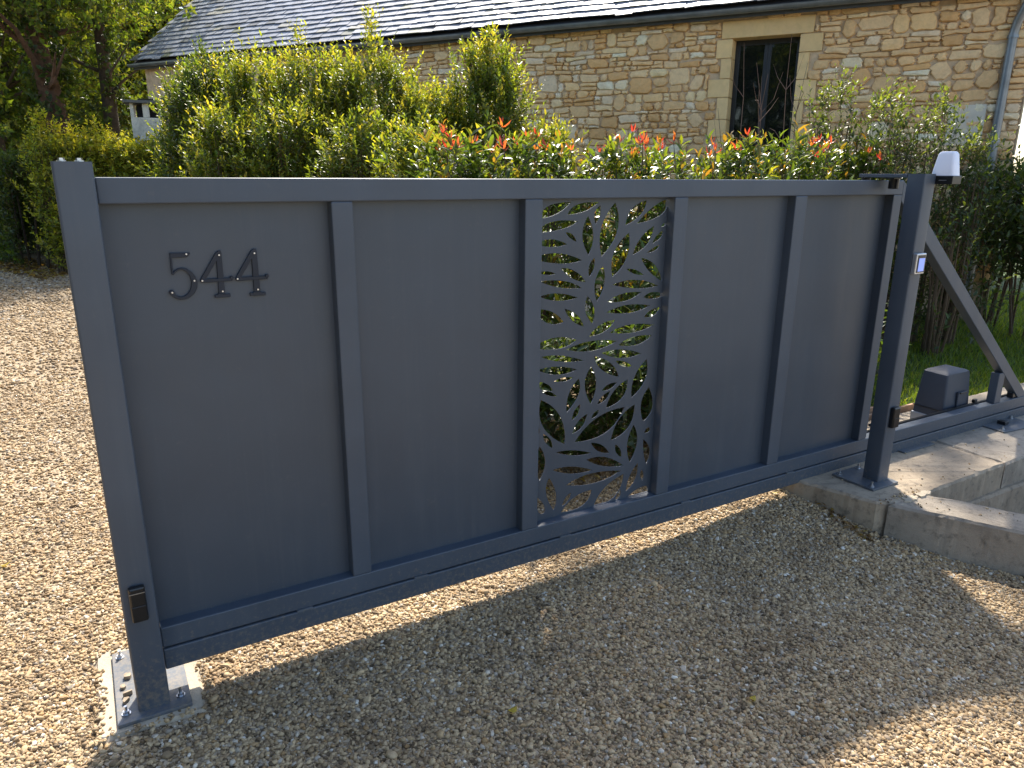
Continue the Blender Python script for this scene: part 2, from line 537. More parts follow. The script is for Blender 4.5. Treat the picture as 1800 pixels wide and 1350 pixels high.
# broken mortar between slab and kerb
rg = np.random.default_rng(9)
mb = MB()
for i in range(26):
    t = rg.random(); c = np.array([3.31 + 0.28 * t, -0.352 - 0.02 * rg.random(), 0.112 + 0.014 * rg.random()])
    r = 0.008 + 0.016 * rg.random()
    ang = rg.random(6) * 6.28; ang.sort()
    mb.prism([(c[0] + r * 1.5 * math.cos(a), c[1] + r * math.sin(a)) for a in ang], 'z', c[2] - 0.04, c[2])
mb.build("mortar_fill", PADC, kerb, kerb.location)

pad = empty("cement_pad", (0.045, 0.17, 0.0), "pale cement pad cast in the gravel under the left post", "cement pad")
v, f = rough_prism([(-0.125, -0.065), (0.19, -0.075), (0.225, 0.42), (-0.118, 0.43)], -0.05, 0.0115, 0.03, 0.008, 11)
mesh_obj("pad_slab", v, f, PADC, pad, pad.location)

# ------------------------------------------------------------------ the sliding gate
YG = 0.065; YB = 0.125; YP = YG + 0.045
GL = (1.86, 0.095, 0.0)
gate = empty("sliding_gate", GL, "long anthracite sliding gate with five panels and the number 544", "gate")
XL, XR = 0.0935, 3.662
ZT0, ZT1 = 1.567, 1.637
ZB0, ZB1 = 0.183, 0.255
def gpart(name, mb, mat=PAINT, bev=0.004, **k): return mb.build(name, mat, gate, GL, bev, **k)
gpart("top_rail", MB().box(XL, XR, YG, YB, ZT0, ZT1))
gpart("bottom_rail", MB().box(XL, 5.47, YG, YB, ZB0, ZB1))
gpart("guide_channel", MB().box(XL, 5.50, YG - 0.004, YB + 0.004, 0.104, 0.178))
bars = [(0.728, 0.797), (1.435, 1.509), (2.145, 2.216), (2.870, 2.948)]
for a, b in bars: gpart("mullion", MB().box(a, b, YG, YB, ZB1, ZT0))
gpart("stile", MB().box(3.594, XR, YG, YB, ZB1, ZT0))
opens = [(XL, 0.728), (0.797, 1.435), (1.509, 2.145), (2.216, 2.870), (2.948, 3.594)]
for i, (a, b) in enumerate(opens):
    if i == 2: continue
    # a pressed sheet panel between the bars, set back
    gpart("panel", MB().box(a - 0.004, b + 0.004, YP, YP + 0.012, ZB1 - 0.004, ZT0 + 0.004), PANEL, 0.0)
# welding clips along the seam
for x in (0.52, 0.96, 1.62, 2.30, 3.02):
    gpart("seam_clip", MB().box(x, x + 0.055, YG - 0.007, YG + 0.01, 0.1765, 0.1845), PLATEP, 0.001)

# tail: brace, strut, rack
bz = [(3.664, 1.637), (3.664, 1.535), (5.265, 0.2555), (5.378, 0.2555)]
gpart("brace", MB().prism(bz, 'y', YG + 0.002, YB - 0.002))
gpart("strut", MB().box(4.975, 5.048, YG + 0.004, YB - 0.004, ZB1, 0.455))
mb = MB().box(3.2, 5.45, YB + 0.0005, YB + 0.016, 0.238, 0.262)
for i in range(150):
    x = 3.2 + i * 0.015
    mb.prism([(x, 0.2385), (x + 0.009, 0.2385), (x + 0.0065, 0.231), (x + 0.0025, 0.231)], 'y', YB + 0.002, YB + 0.015)
gpart("toothed_rack", mb, BLACK, 0)
gpart("limit_stop", MB().box(4.855, 4.885, YB + 0.001, YB + 0.022, 0.2625, 0.285), BLACK, 0.003)
gpart("limit_stop", MB().box(5.21, 5.26, YB - 0.05, YB - 0.01, 0.2555, 0.295), BLACK, 0.006)

# leaf cut-out panel --------------------------------------------------
L4 = [((228, 268), (265, 180), (440, 148), (345, 230)), ((412, 242), (490, 165), (645, 150), (545, 215)),
      ((620, 315), (613, 235), (655, 170), (655, 250)), ((180, 378), (300, 295), (492, 292), (370, 350)),
      ((400, 373), (450, 390), (482, 445), (430, 415)), ((565, 250), (522, 395), (568, 545), (605, 400)),
      ((768, 150), (662, 340), (665, 555), (785, 360)), ((1000, 135), (888, 200), (842, 322), (960, 240)),
      ((1160, 122), (1040, 190), (928, 308), (1110, 240)), ((170, 460), (290, 425), (412, 462), (300, 482)),
      ((150, 570), (330, 528), (522, 580), (360, 606)), ((1055, 325), (955, 415), (893, 543), (1010, 455)),
      ((868, 375), (755, 525), (745, 705), (855, 560)), ((1140, 300), (1118, 312), (1105, 335), (1138, 322)),
      ((1120, 360), (1075, 395), (1040, 455), (1102, 415)), ((1095, 465), (1045, 490), (1000, 525), (1066, 507)),
      ((612, 560), (572, 625), (573, 705), (610, 640)), ((675, 620), (615, 745), (630, 888), (688, 750)),
      ((960, 563), (1062, 615), (1112, 735), (1015, 660)), ((365, 638), (470, 662), (550, 743), (440, 712)),
      ((190, 675), (260, 662), (325, 680), (270, 690)), ((848, 643), (920, 652), (978, 690), (905, 680)),
      ((205, 737), (390, 735), (520, 787), (350, 782)), ((745, 762), (920, 725), (1085, 770), (920, 789)),
      ((205, 850), (340, 826), (490, 858), (340, 882)), ((560, 845), (612, 938), (598, 1052), (543, 955)),
      ((705, 890), (815, 830), (962, 815), (850, 880)), ((975, 854), (1050, 815), (1140, 840), (1040, 866)),
      ((700, 968), (850, 912), (1025, 915), (880, 970)), ((980, 1000), (1030, 950), (1100, 928), (1050, 992)),
      ((160, 945), (295, 962), (385, 1040), (260, 1045)), ((390, 940), (482, 985), (535, 1072), (445, 1027)),
      ((765, 1022), (652, 1060), (568, 1150), (692, 1107)), ((722, 1118), (870, 1058), (1055, 1058), (900, 1117)),
      ((150, 1230), (320, 1154), (480, 1172), (340, 1240)), ((400, 1245), (580, 1180), (782, 1178), (600, 1252)),
      ((787, 1212), (895, 1150), (1038, 1137), (930, 1207)), ((665, 1268), (810, 1241), (958, 1272), (810, 1307)),
      ((215, 1298), (370, 1288), (535, 1325), (360, 1334))]
L5 = [((590, 25), (710, 75), (770, 175), (645, 122)), ((745, 60), (810, 63), (865, 100), (795, 97)),
      ((968, 45), (878, 180), (860, 325), (962, 190)), ((180, 125), (330, 100), (468, 122), (330, 160)),
      ((570, 98), (523, 230), (567, 370), (607, 230)), ((300, 208), (365, 180), (442, 178), (380, 207)),
      ((480, 185), (408, 300), (393, 432), (482, 300)), ((160, 205), (250, 225), (295, 275), (220, 270)),
      ((215, 280), (275, 282), (325, 315), (265, 310)), ((208, 340), (348, 458), (382, 660), (222, 532)),
      ((645, 275), (690, 230), (755, 213), (710, 260)), ((832, 192), (733, 275), (675, 400), (797, 322)),
      ((707, 275), (650, 313), (612, 375), (677, 337)), ((490, 370), (448, 420), (430, 490), (477, 440)),
      ((542, 440), (473, 498), (433, 585), (507, 532)), ((625, 410), (590, 433), (570, 475), (612, 452)),
      ((810, 390), (605, 472), (450, 645), (680, 572)), ((882, 372), (768, 480), (710, 632), (842, 532)),
      ((985, 245), (928, 365), (943, 495), (1012, 390)), ((875, 518), (828, 660), (848, 790), (902, 640)),
      ((987, 535), (965, 548), (950, 578), (987, 567)), ((945, 620), (992, 700), (965, 800), (945, 712)),
      ((225, 585), (277, 625), (292, 688), (238, 642)), ((184, 520), (198, 560), (184, 605), (172, 560)),
      ((200, 672), (240, 790), (198, 922), (168, 800)), ((315, 717), (440, 702), (575, 722), (440, 740)),
      ((568, 648), (647, 665), (700, 722), (618, 707)), ((745, 658), (782, 700), (785, 752), (746, 712)),
      ((535, 770), (670, 751), (803, 812), (660, 817)), ((290, 845), (430, 819), (580, 845), (430, 871)),
      ((388, 955), (560, 871), (785, 848), (600, 937)), ((905, 792), (845, 888), (818, 998), (887, 912)),
      ((935, 843), (921, 880), (937, 920), (947, 882)), ((803, 872), (668, 968), (585, 1105), (742, 1032)),
      ((268, 900), (318, 1020), (300, 1135), (245, 1010)), ((170, 1035), (226, 1090), (233, 1155), (188, 1142)),
      ((425, 1005), (383, 1045), (360, 1108), (407, 1062)), ((573, 985), (448, 1040), (350, 1150), (512, 1097)),
      ((780, 988), (754, 1018), (745, 1065), (777, 1032)), ((965, 955), (900, 980), (830, 1035), (962, 1012))]


def leaf_outline(q, conv):
    A, M1, B, M2 = [np.array(conv(p)) for p in q]
    out = []
    for P, Mi, Q in ((A, M1, B), (B, M2, A)):
        c = 2 * Mi - (P + Q) / 2
        for k in range(9):
            t = k / 9
            out.append((1 - t) ** 2 * P + 2 * t * (1 - t) * c + t * t * Q)
    return out


def clip_rect(poly, x0, x1, z0, z1):
    for ax, lim, sgn in ((0, x0, 1), (0, x1, -1), (1, z0, 1), (1, z1, -1)):
        res = []
        for i in range(len(poly)):
            a, b = poly[i - 1], poly[i]
            da, db = sgn * (a[ax] - lim), sgn * (b[ax] - lim)
            if (da >= 0) != (db >= 0): res.append(a + (b - a) * da / (da - db))
            if db >= 0: res.append(b)
        poly = res
        if not poly: return []
    return poly


def panel_xz(px, py):
    p = on_y(YP, px, py); return (p[0], p[2])


holes = []
for q in L4: holes.append(leaf_outline(q, lambda p: panel_xz(900 + p[0] / 4.2194, 320 + p[1] / 4.2194)))
for q in L5: holes.append(leaf_outline(q, lambda p: panel_xz(900 + p[0] / 4.0917, 620 + p[1] / 4.0917)))
ox0, ox1 = opens[2]
cu = bpy.data.curves.new("cutout", 'CURVE'); cu.dimensions = '2D'; cu.fill_mode = 'BOTH'; cu.extrude = 0.0018


def spline(pts):
    s = cu.splines.new('POLY'); s.points.add(len(pts) - 1)
    for i, p in enumerate(pts): s.points[i].co = (p[0], p[1], 0, 1)
    s.use_cyclic_u = True


R_ = (ox0 - 0.012, ox1 + 0.012, ZB1 - 0.010, ZT0 + 0.010)
spline([(R_[0], R_[2]), (R_[1], R_[2]), (R_[1], R_[3]), (R_[0], R_[3])])
for h in holes:
    c = clip_rect(h, ox0 - 0.001, ox1 + 0.001, ZB1 + 0.0, ZT0 + 0.001)
    if len(c) > 3:
        # drop duplicate points
        cc = [c[0]]
        for p in c[1:]:
            if np.linalg.norm(p - cc[-1]) > 1e-4: cc.append(p)
        spline(cc)
tmp = bpy.data.objects.new("tmp", cu)
me = bpy.data.meshes.new_from_object(tmp)
bpy.data.objects.remove(tmp)
nv = len(me.vertices); co = np.zeros(nv * 3); me.vertices.foreach_get("co", co); co = co.reshape(-1, 3)
co2 = np.stack([co[:, 0] - GL[0], YP + co[:, 2] * -1 - GL[1] + 0.0018, co[:, 1] - GL[2]], -1)
me.vertices.foreach_set("co", co2.ravel()); me.update()
me.name = "cutout_panel"; me.materials.clear(); me.materials.append(PANEL)
o = bpy.data.objects.new("cutout_panel", me); COL.objects.link(o); o.parent = gate
o["label"] = "laser-cut panel with leaf-shaped openings"

# house number 544 ----------------------------------------------------
def nz(X, Y): return np.array(panel_xz(250 + X / 6.667, 400 + Y / 6.667))
YN = YP - 0.009


def num_part(name, polys, circles, screws, label):
    mb = MB()
    k = 0
    for pl in polys:
        mb.prism([tuple(nz(*p)) for p in pl], 'y', YN - 0.0006 * k, YP - 0.0006 * k); k += 1
    for (cx, cy, r) in circles:
        c = nz(cx, cy); rr = abs(nz(cx + r, cy)[0] - c[0])
        mb.prism([(c[0] + rr * math.cos(a), c[1] + rr * math.sin(a)) for a in np.linspace(0, 2 * math.pi, 15)[:-1]], 'y', YN - 0.0006 * k, YP - 0.0006 * k); k += 1
    o = gpart(name, mb, NUMER, 0.0012)
    o["label"] = label
    for (sx, sy) in screws:
        c = nz(sx, sy)
        m2 = MB().cyl((c[0], YN - 0.0045, c[1]), 0.0026, 0.004, 8, 'y')
        s = m2.build("screw", STEEL, o, GL)
    return o


outer = [(345, 548), (372, 505), (410, 480), (460, 468), (520, 480), (575, 515), (620, 570), (643, 630), (640, 700), (612, 765), (560, 812), (500, 838), (440, 843), (385, 825), (340, 795), (315, 760)]
inner = [(372, 745), (385, 778), (420, 805), (465, 812), (515, 790), (550, 750), (572, 690), (573, 620), (552, 560), (515, 512), (470, 490), (425, 496), (390, 520), (362, 556)]
bowl = []
# quads along the bowl, joined as one outline
n_ = 16
o_ = np.array(outer, float); i_ = np.array(inner[::-1], float)
ii = np.stack([np.interp(np.linspace(0, 1, 16), np.linspace(0, 1, len(i_)), i_[:, k]) for k in (0, 1)], -1)
bowlp = [tuple(p) for p in o_] + [tuple(p) for p in ii[::-1]]
num_part("numeral", [[(316, 296), (554, 294), (546, 318), (520, 345), (344, 354), (362, 545), (343, 548)],
                     bowlp], [(344, 758, 32)], [(510, 307), (605, 617), (347, 757)], "dark screwed numeral 5")
def four(dx, dy, s=1.0):
    T = lambda L: [(a * 1.0 + dx, b + dy) for a, b in L]
    return ([T([(868, 285), (885, 268), (915, 268), (922, 300), (968, 770), (895, 772), (862, 340)]),
             T([(862, 280), (902, 322), (718, 640), (676, 610)]),
             T([(690, 602), (1050, 584), (1052, 620), (694, 646)]),
             T([(846, 784), (1028, 772), (1030, 808), (850, 820)]),
             T([(888, 770), (968, 765), (985, 780), (872, 789)])],
            [(697 + dx, 620 + dy, 22), (1045 + dx, 584 + dy, 22)],
            [(893 + dx, 318 + dy), (697 + dx, 618 + dy), (936 + dx, 741 + dy)])
a_, b_, c_ = four(0, 0); num_part("numeral", a_, b_, c_, "dark screwed numeral 4, the middle digit")
a_, b_, c_ = four(412, -22); num_part("numeral", a_, b_, c_, "dark screwed numeral 4, the last digit")

# ------------------------------------------------------------------ posts
def rounded_rect(x0, x1, y0, y1, r, n=4):
    out = []
    for cx, cy, a0 in ((x1 - r, y1 - r, 0), (x0 + r, y1 - r, 90), (x0 + r, y0 + r, 180), (x1 - r, y0 + r, 270)):
        for k in range(n + 1):
            a = math.radians(a0 + 90 * k / n); out.append((cx + r * math.cos(a), cy + r * math.sin(a)))
    return out


def post_tube(x0, x1, y0, y1, z0, z1, parent, off):
    mb = MB().prism(rounded_rect(x0, x1, y0, y1, 0.008), 'z', z0, z1)
    return smooth_by_angle(mb.build("tube", POSTP, parent, off), 50)


def bolt_mb(c, h=0.028):
    mb = MB().cyl(c, 0.0135, 0.0025, 14)
    mb.cyl((c[0], c[1], c[2] + 0.0025), 0.0095, 0.0085, 6)
    mb.cyl((c[0], c[1], c[2] + 0.011), 0.0048, h - 0.011, 10)
    return mb


lp = empty("gate_post", (0.046, 0.046, 0.0), "tall square anthracite post at the left end of the gate with black photocell", "gate post", "square posts holding the gate")
post_tube(0.0, 0.092, 0.0, 0.09, 0.023, 1.676, lp, lp.location)
MB().prism(rounded_rect(-0.060, 0.152, -0.034, 0.366, 0.004), 'z', 0.012, 0.024).build("base_plate", PLATEP, lp, lp.location, 0.001)
for (x, y) in ((-0.034, 0.012), (0.124, 0.020), (-0.036, 0.330), (0.126, 0.330)):
    bolt_mb((x, y, 0.0245)).build("anchor_bolt", STEEL, lp, lp.location)
for x in (0.024, 0.064):
    m2 = MB().cyl((x, 0.03, 1.6762), 0.011, 0.003, 12); m2.cyl((x, 0.03, 1.679), 0.008, 0.006, 6)
    m2.build("cap_bolt", STEEL, lp, lp.location)
# receiving jaw behind the post
MB().box(0.004, 0.088, 0.1005, 0.14, 0.30, 0.42).build("catch_block", BLACK, lp, lp.location, 0.004)

pc = empty("photocell", (0.044, -0.012, 0.40), "black photocell on the front of the left gate post", "photocell", "black photocells on the gate posts")
MB().box(0.0215, 0.0665, -0.022, -0.0005, 0.346, 0.462).build("housing", BLACK, pc, pc.location, 0.006)
MB().box(0.024, 0.064, -0.0245, -0.0215, 0.350, 0.401).build("lens_cover", BLACK, pc, pc.location, 0.0015)
MB().box(0.0225, 0.0655, -0.0235, -0.0215, 0.4425, 0.4445).build("seam", STEEL, pc, pc.location, 0.0)

PX0, PX1, PY0, PY1 = 3.436, 3.524, -0.177, -0.088
rp = empty("gate_post", ((PX0 + PX1) / 2, (PY0 + PY1) / 2, 0.12), "square anthracite post at the right on the concrete footing with keypad and lamp", "gate post", "square posts holding the gate")
post_tube(PX0, PX1, PY0, PY1, 0.131, 1.668, rp, rp.location)
MB().prism(rounded_rect(3.335, 3.545, -0.222, 0.020, 0.004), 'z', 0.121, 0.132).build("base_plate", PLATEP, rp, rp.location, 0.001)
for (x, y) in ((3.362, -0.195), (3.520, -0.005), (3.362, -0.008)):
    bolt_mb((x, y, 0.1325)).build("anchor_bolt", STEEL, rp, rp.location)
MB().box(3.437, 3.523, -0.0875, 0.165, 1.650, 1.667).build("guide_arm", POSTP, rp, rp.location, 0.002)
MB().cyl((3.505, 0.018, 1.597), 0.024, 0.052, 16).build("guide_roller", BLACK, rp, rp.location, 0.003)
MB().cyl((3.478, 0.152, 1.60), 0.022, 0.049, 16).build("guide_roller", BLACK, rp, rp.location, 0.003)
MB().box(3.442, 3.50, -0.02, 0.035, 1.6435, 1.6495).build("roller_bracket", BLACK, rp, rp.location, 0.001)

pc2 = empty("photocell", (3.47, -0.195, 0.49), "small black photocell low on the right gate post", "photocell", "black photocells on the gate posts")
MB().box(3.447, 3.497, -0.203, -0.1775, 0.432, 0.540).build("housing", BLACK, pc2, pc2.location, 0.006)
MB().box(3.451, 3.493, -0.2052, -0.2025, 0.437, 0.485).build("lens_cover", BLACK, pc2, pc2.location, 0.001)

kpd = empty("keypad", (3.47, -0.19, 1.25), "small silver keypad with blue screen on the right gate post", "keypad")
MB().box(3.433, 3.508, -0.200, -0.1775, 1.208, 1.306).build("case", SILVER, kpd, kpd.location, 0.004)
MB().box(3.443, 3.500, -0.2025, -0.1995, 1.216, 1.298).build("bezel", BLACK, kpd, kpd.location, 0.001)
MB().box(3.449, 3.493, -0.2038, -0.2026, 1.222, 1.284).build("screen", BLUE, kpd, kpd.location, 0.0)

bea = empty("warning_lamp", (3.562, -0.195, 1.625), "white flashing lamp on a black base beside the top of the right post", "warning lamp")
MB().box(3.5255, 3.598, -0.252, -0.138, 1.622, 1.660).build("base", BLACK, bea, bea.location, 0.003)
def taper_box(x0, x1, y0, y1, z0, z1, ins):
    def ring(i, r, z): return [(a, b, z) for a, b in rounded_rect(x0 + i * .5, x1 - i * .3, y0 + i, y1 - i, r, 4)]
    rs = [ring(0, 0.010, z0), ring(ins * 0.9, 0.012, z1 - 0.012), ring(ins * 1.15 + 0.003, 0.012, z1 - 0.003), ring(ins + 0.012, 0.010, z1)]
    n = len(rs[0]); v = [q for r in rs for q in r]
    f = [(k * n + i, k * n + (i + 1) % n, (k + 1) * n + (i + 1) % n, (k + 1) * n + i) for k in range(3) for i in range(n)]
    f += [tuple(range(n))[::-1], tuple(range(3 * n, 4 * n))]
    return v, f
v, f = taper_box(3.530, 3.594, -0.247, -0.142, 1.6602, 1.768, 0.016)
smooth_by_angle(mesh_obj("lens", v, f, LENS, bea, bea.location), 35)
MB().box(3.5235, 3.5252, -0.225, -0.190, 1.638, 1.641).build("maker_plate", STEEL, bea, bea.location)

# ------------------------------------------------------------------ gate motor
MX, MY = 4.74, 0.27
mot = empty("gate_motor", (MX, MY, 0.12), "dark grey gate motor with domed cover behind the track", "gate motor")
MB().box(MX - 0.16, MX + 0.14, MY - 0.09, MY + 0.10, 0.121, 0.19).build("mounting_base", mat_plain("cast_aluminium", (0.34, 0.36, 0.39), 0.45, 0.3, 0.1), mot, mot.location, 0.006)
rings = []
for z, i in ((0.19, 0.0), (0.26, 0.004), (0.44, 0.018), (0.462, 0.022), (0.468, 0.034)):
    rings.append([(a, b, z) for a, b in rounded_rect(MX - 0.155 + i, MX + 0.135 - i, MY - 0.105 + i, MY + 0.095 - i, 0.013, 4)])
n = len(rings[0]); v = [list(q) for r in rings for q in r]
for q in v:
    if q[2] > 0.43: q[2] += 0.035 * (1 - ((q[0] - MX + .01) / 0.15) ** 2) - 0.012 + 0.02 * (q[1] - MY)
v.append([MX - 0.01, MY, 0.495])
f = [(k * n + i, k * n + (i + 1) % n, (k + 1) * n + (i + 1) % n, (k + 1) * n + i) for k in range(4) for i in range(n)]
f += [(4 * n + i, 4 * n + (i + 1) % n, 5 * n) for i in range(n)] + [tuple(range(n))[::-1]]
smooth_by_angle(mesh_obj("cover", v, f, MOTOR, mot, mot.location), 32)
MB().box(MX - 0.03, MX + 0.07, MY - 0.113, MY - 0.100, 0.24, 0.345).build("release_door", MOTOR, mot, mot.location, 0.004)
MB().box(MX - 0.02, MX + 0.05, MY - 0.121, MY - 0.112, 0.335, 0.345).build("release_handle", BLACK, mot, mot.location, 0.002)
MB().cyl((MX - 0.0, MY - 0.128, 0.212), 0.03, 0.03, 18, 'y').build("pinion", BLACK, mot, mot.location)
MB().cyl((MX + 0.02, MY - 0.113, 0.222), 0.009, 0.012, 10, 'y').build("lock", STEEL, mot, mot.location)

MB().tube([(MX - .16, MY - .03, .135), (MX - .24, MY - .02, .13), (MX - .36, MY + .05, .132), (MX - .5, MY + .16, .128)], .009, 8).build("conduit", BLACK, mot, mot.location, smooth=True)
MB().box(MX - .157, MX + .137, MY - .107, MY + .097, .2335, .2365).build("cover_seam", BLACK, mot, mot.location)
for yy in (-.07, .06): MB().cyl((MX - .146, MY + yy, .20), .006, .01, 8, 'x').build("screw", STEEL, mot, mot.location)

# rear roller carriage
car = empty("roller_carriage", (5.02, -0.02, 0.12), "dark steel roller carriage bolted to the concrete under the gate tail", "roller carriage")
MB().prism([(4.86, -0.075), (5.20, -0.105), (5.23, 0.085), (4.88, 0.11)], 'z', 0.1195, 0.128).build("base_plate", PLATEP, car, car.location, 0.001)
MB().box(4.995, 5.04, -0.01, 0.04, 0.128, 0.150).build("stem", BLACK, car, car.location, 0.002)
for x, y in ((4.90, -0.045), (5.17, -0.07), (5.19, 0.05), (4.92, 0.075)):
    bolt_mb((x, y, 0.1285), 0.02).build("anchor_bolt", STEEL, car, car.location)
car2 = empty("roller_carriage", (4.05, 0.09, 0.12), "front roller carriage half hidden under the gate beside the motor", "roller carriage")
MB().box(3.98, 4.28, 0.02, 0.20, 0.1205, 0.128).build("base_plate", PLATEP, car2, car2.location, 0.001)
MB().box(4.10, 4.16, 0.07, 0.12, 0.128, 0.15).build("stem", BLACK, car2, car2.location, 0.002)

# formwork boards left behind the footing
for i, (x0, x1, y, z, a) in enumerate(((3.9, 4.9, 0.525, 0.145, 0.01), (3.7, 4.75, 0.57, 0.175, -0.02))):
    b = MB().box(-(x1 - x0) / 2, (x1 - x0) / 2, -0.011, 0.011, -0.06, 0.06).build("formwork_board", WOOD, None, None, 0.003)
    b.location = ((x0 + x1) / 2, y, z - 0.06); b.rotation_euler = (0.1 * (i - .5), 0, a)
    tag(b, ["brown timber formwork board against the back of the concrete footing", "outer brown timber formwork board lying next to the grass"][i], "board", "formwork boards behind the footing")

# small wooden offcuts and stones on the plate
st = MB()
for (x, y, r) in ((-0.030, 0.07, .011), (-0.024, 0.10, .014), (-0.036, 0.15, .009), (-0.02, 0.20, .012), (0.118, 0.20, .008), (0.13, 0.26, .007), (0.11, 0.28, .006)):
    a = sorted(random.random() * 6.28 for _ in range(6))
    st.prism([(x + r * math.cos(t), y + r * 1.3 * math.sin(t)) for t in a], 'z', 0.0245, 0.0245 + r)
o = st.build("loose_grit", CONC, None, None, 0.001)
tag(o, "loose grit lying on the left base plate", "grit", kind="stuff")

# ------------------------------------------------------------------ the house
HP = (7.52124, 4.40310)
HD = (0.53910, -0.84224)
HROT = math.atan2(HD[1], HD[0])
house = empty("stone_house", (HP[0], HP[1], 0.0), "long rubble stone house with grey slate roof and tall dark window", "house", None, HROT)
SL, SR, ZE, DEP, TH = -11.2, 2.60, 3.60, 6.0, 0.40
WX0, WX1, WZ0, WZ1 = -0.49, 0.284, 1.25, 3.27

wall = MB()
wall.box(SL, WX0 - 0.02, 0.0, TH, -0.4, ZE).box(WX1 + 0.02, SR, 0.0, TH, -0.4, ZE).box(WX0 - 0.02, WX1 + 0.02, 0.0, TH, WZ1 + 0.02, ZE).box(WX0 - 0.02, WX1 + 0.02, 0.0, TH, -0.4, WZ0)
wall.box(SL, SL + TH, TH, DEP, -0.4, ZE).box(SR - TH, SR, TH, DEP, -0.4, ZE).box(SL, SR, DEP, DEP + TH, -0.4, ZE)
wallo = wall.build("wall", MORTAR, house)


def stone_mesh(x0, x1, zl, zh, seed, proud, y=0.0):
    """rounded rubble stone filling (x0..x1) between two wavy bed lines zl(x), zh(x)"""
    r = np.random.default_rng(seed)
    w = x1 - x0; h = (zh(x0) + zh(x1) - zl(x0) - zl(x1)) / 2
    cr = min(w, h) * (0.18 + 0.25 * r.random())
    cr2 = min(w, h) * (0.12 + 0.3 * r.random())
    cx = (x0 + x1) / 2
    pts = []
    sk = r.normal(0, 0.10) * h
    def P(x, t): return (x, zl(x) * (1 - t) + zh(x) * t)
    for (x, t) in ((x0 + cr, 0), (cx + w * .1 * r.normal(), 0), (x1 - cr2, 0), (x1, cr2 / h), (x1 - abs(r.normal()) * .01, .5), (x1 + sk * .5, 1 - cr / h),
                   (x1 - cr, 1), (cx + w * .1 * r.normal(), 1), (x0 + cr2, 1), (x0 + sk, 1 - cr2 / h), (x0 + abs(r.normal()) * .01, .5), (x0, cr / h)):
        a, b = P(x, t); pts.append((a + r.normal(0, .003), b + r.normal(0, .003)))
    n = len(pts); c = np.mean(pts, 0); pts = np.array(pts)
    pts = c + (pts - c) * 1.0
    ins = min(w, h)
    rr = lambda s: 0
    d = pts - c; ln = np.linalg.norm(d, axis=1, keepdims=True)
    r1 = pts - d / ln * 0.0015
    r2 = pts - d / ln * min(0.013, ins * .16)
    tilt = r.normal(0, 0.05, 2)
    def Y(p, base): return y - base - (p - c) @ tilt
    v = [(p[0], y + 0.004, p[1]) for p in r1] + [(p[0], Y(p, proud * .55), p[1]) for p in r1] + [(p[0], Y(p, proud), p[1]) for p in r2]
    v.append((c[0], Y(c, proud * (1.1 + .3 * r.random())), c[1]))
    f = [(k * n + i, k * n + (i + 1) % n, (k + 1) * n + (i + 1) % n, (k + 1) * n + i) for k in (0, 1) for i in range(n)]
    f += [(2 * n + i, 2 * n + (i + 1) % n, 3 * n) for i in range(n)]
    return v, f, w * h


def stone_tint(r):
    k = r.random()
    if k < 0.42: c = np.array([0.76, 0.57, 0.36])
    elif k < 0.64: c = np.array([0.80, 0.64, 0.45])
    elif k < 0.80: c = np.array([0.68, 0.46, 0.25])
    elif k < 0.92: c = np.array([0.78, 0.69, 0.58])
    else: c = np.array([0.82, 0.77, 0.70])
    return tuple(np.clip(c * np.array([1.12, 1.0, .80]) * (0.88 + 0.22 * r.random()), 0, 0.90))


# dressed stones of the opening (x0,x1,z0,z1)
ash = [(-0.633, 0.430, WZ1, 3.465)]
zz = WZ1 - 0.004
tl = [(-.685, .215), (-.62, .235), (-.755, .215), (-.63, .26), (-.72, .21), (-.60, .24), (-.70, .2), (-.62, .25), (-.7, .2)]
for xo, h in tl: ash.append((xo, WX0, zz - h, zz - 0.006)); zz -= h
zz = WZ1 - 0.004
for xo, h in [(.54, .20), (.41, .30), (.52, .23), (.40, .27), (.52, .22), (.39, .25), (.5, .25), (.39, .3)]:
    ash.append((WX1, xo, zz - h, zz - 0.006)); zz -= h
ash.append((WX0 - .05, WX1 + .05, WZ0 - 0.13, WZ0 - 0.002))
ra = np.random.default_rng(3)
for (a, b, c, d) in ash:
    t = np.array([0.86, 0.62, 0.31]) * (0.90 + 0.12 * ra.random())
    m2 = MB()
    if c >= WZ1: y1 = 0.22
    else: y1 = 0.20
    m2.box(a + .002, b - .002, -0.022 - .004 * ra.random(), y1, c, d, tuple(t))
    m2.build("dressed_stone", ASHLAR, wallo, None, 0.006, tint=True)

stones = []
rs = np.random.default_rng(21)
z = 0.5; course = []
while z < 3.56:
    h = 0.045 + 0.075 * rs.random() ** 1.1
    ph = rs.random(4) * 6.28
    course.append((z, ph)); z += h
course.append((3.60, rs.random(4) * 6.28))
lines = []
for i, (zc, ph) in enumerate(course):
    lines.append(lambda x, zc=zc, ph=ph: zc + 0.012 * math.sin(1.9 * x + ph[0]) + 0.009 * math.sin(5.3 * x + ph[1]) + 0.005 * math.sin(13 * x + ph[2]))


def blocked(x0, x1, z0, z1):
    for (a, b, c, d) in ash + [(WX0, WX1, WZ0, WZ1)]:
        if x0 < b - 0.004 and x1 > a + 0.004 and z0 < d - 0.012 and z1 > c + 0.012: return (a, b)
    return None


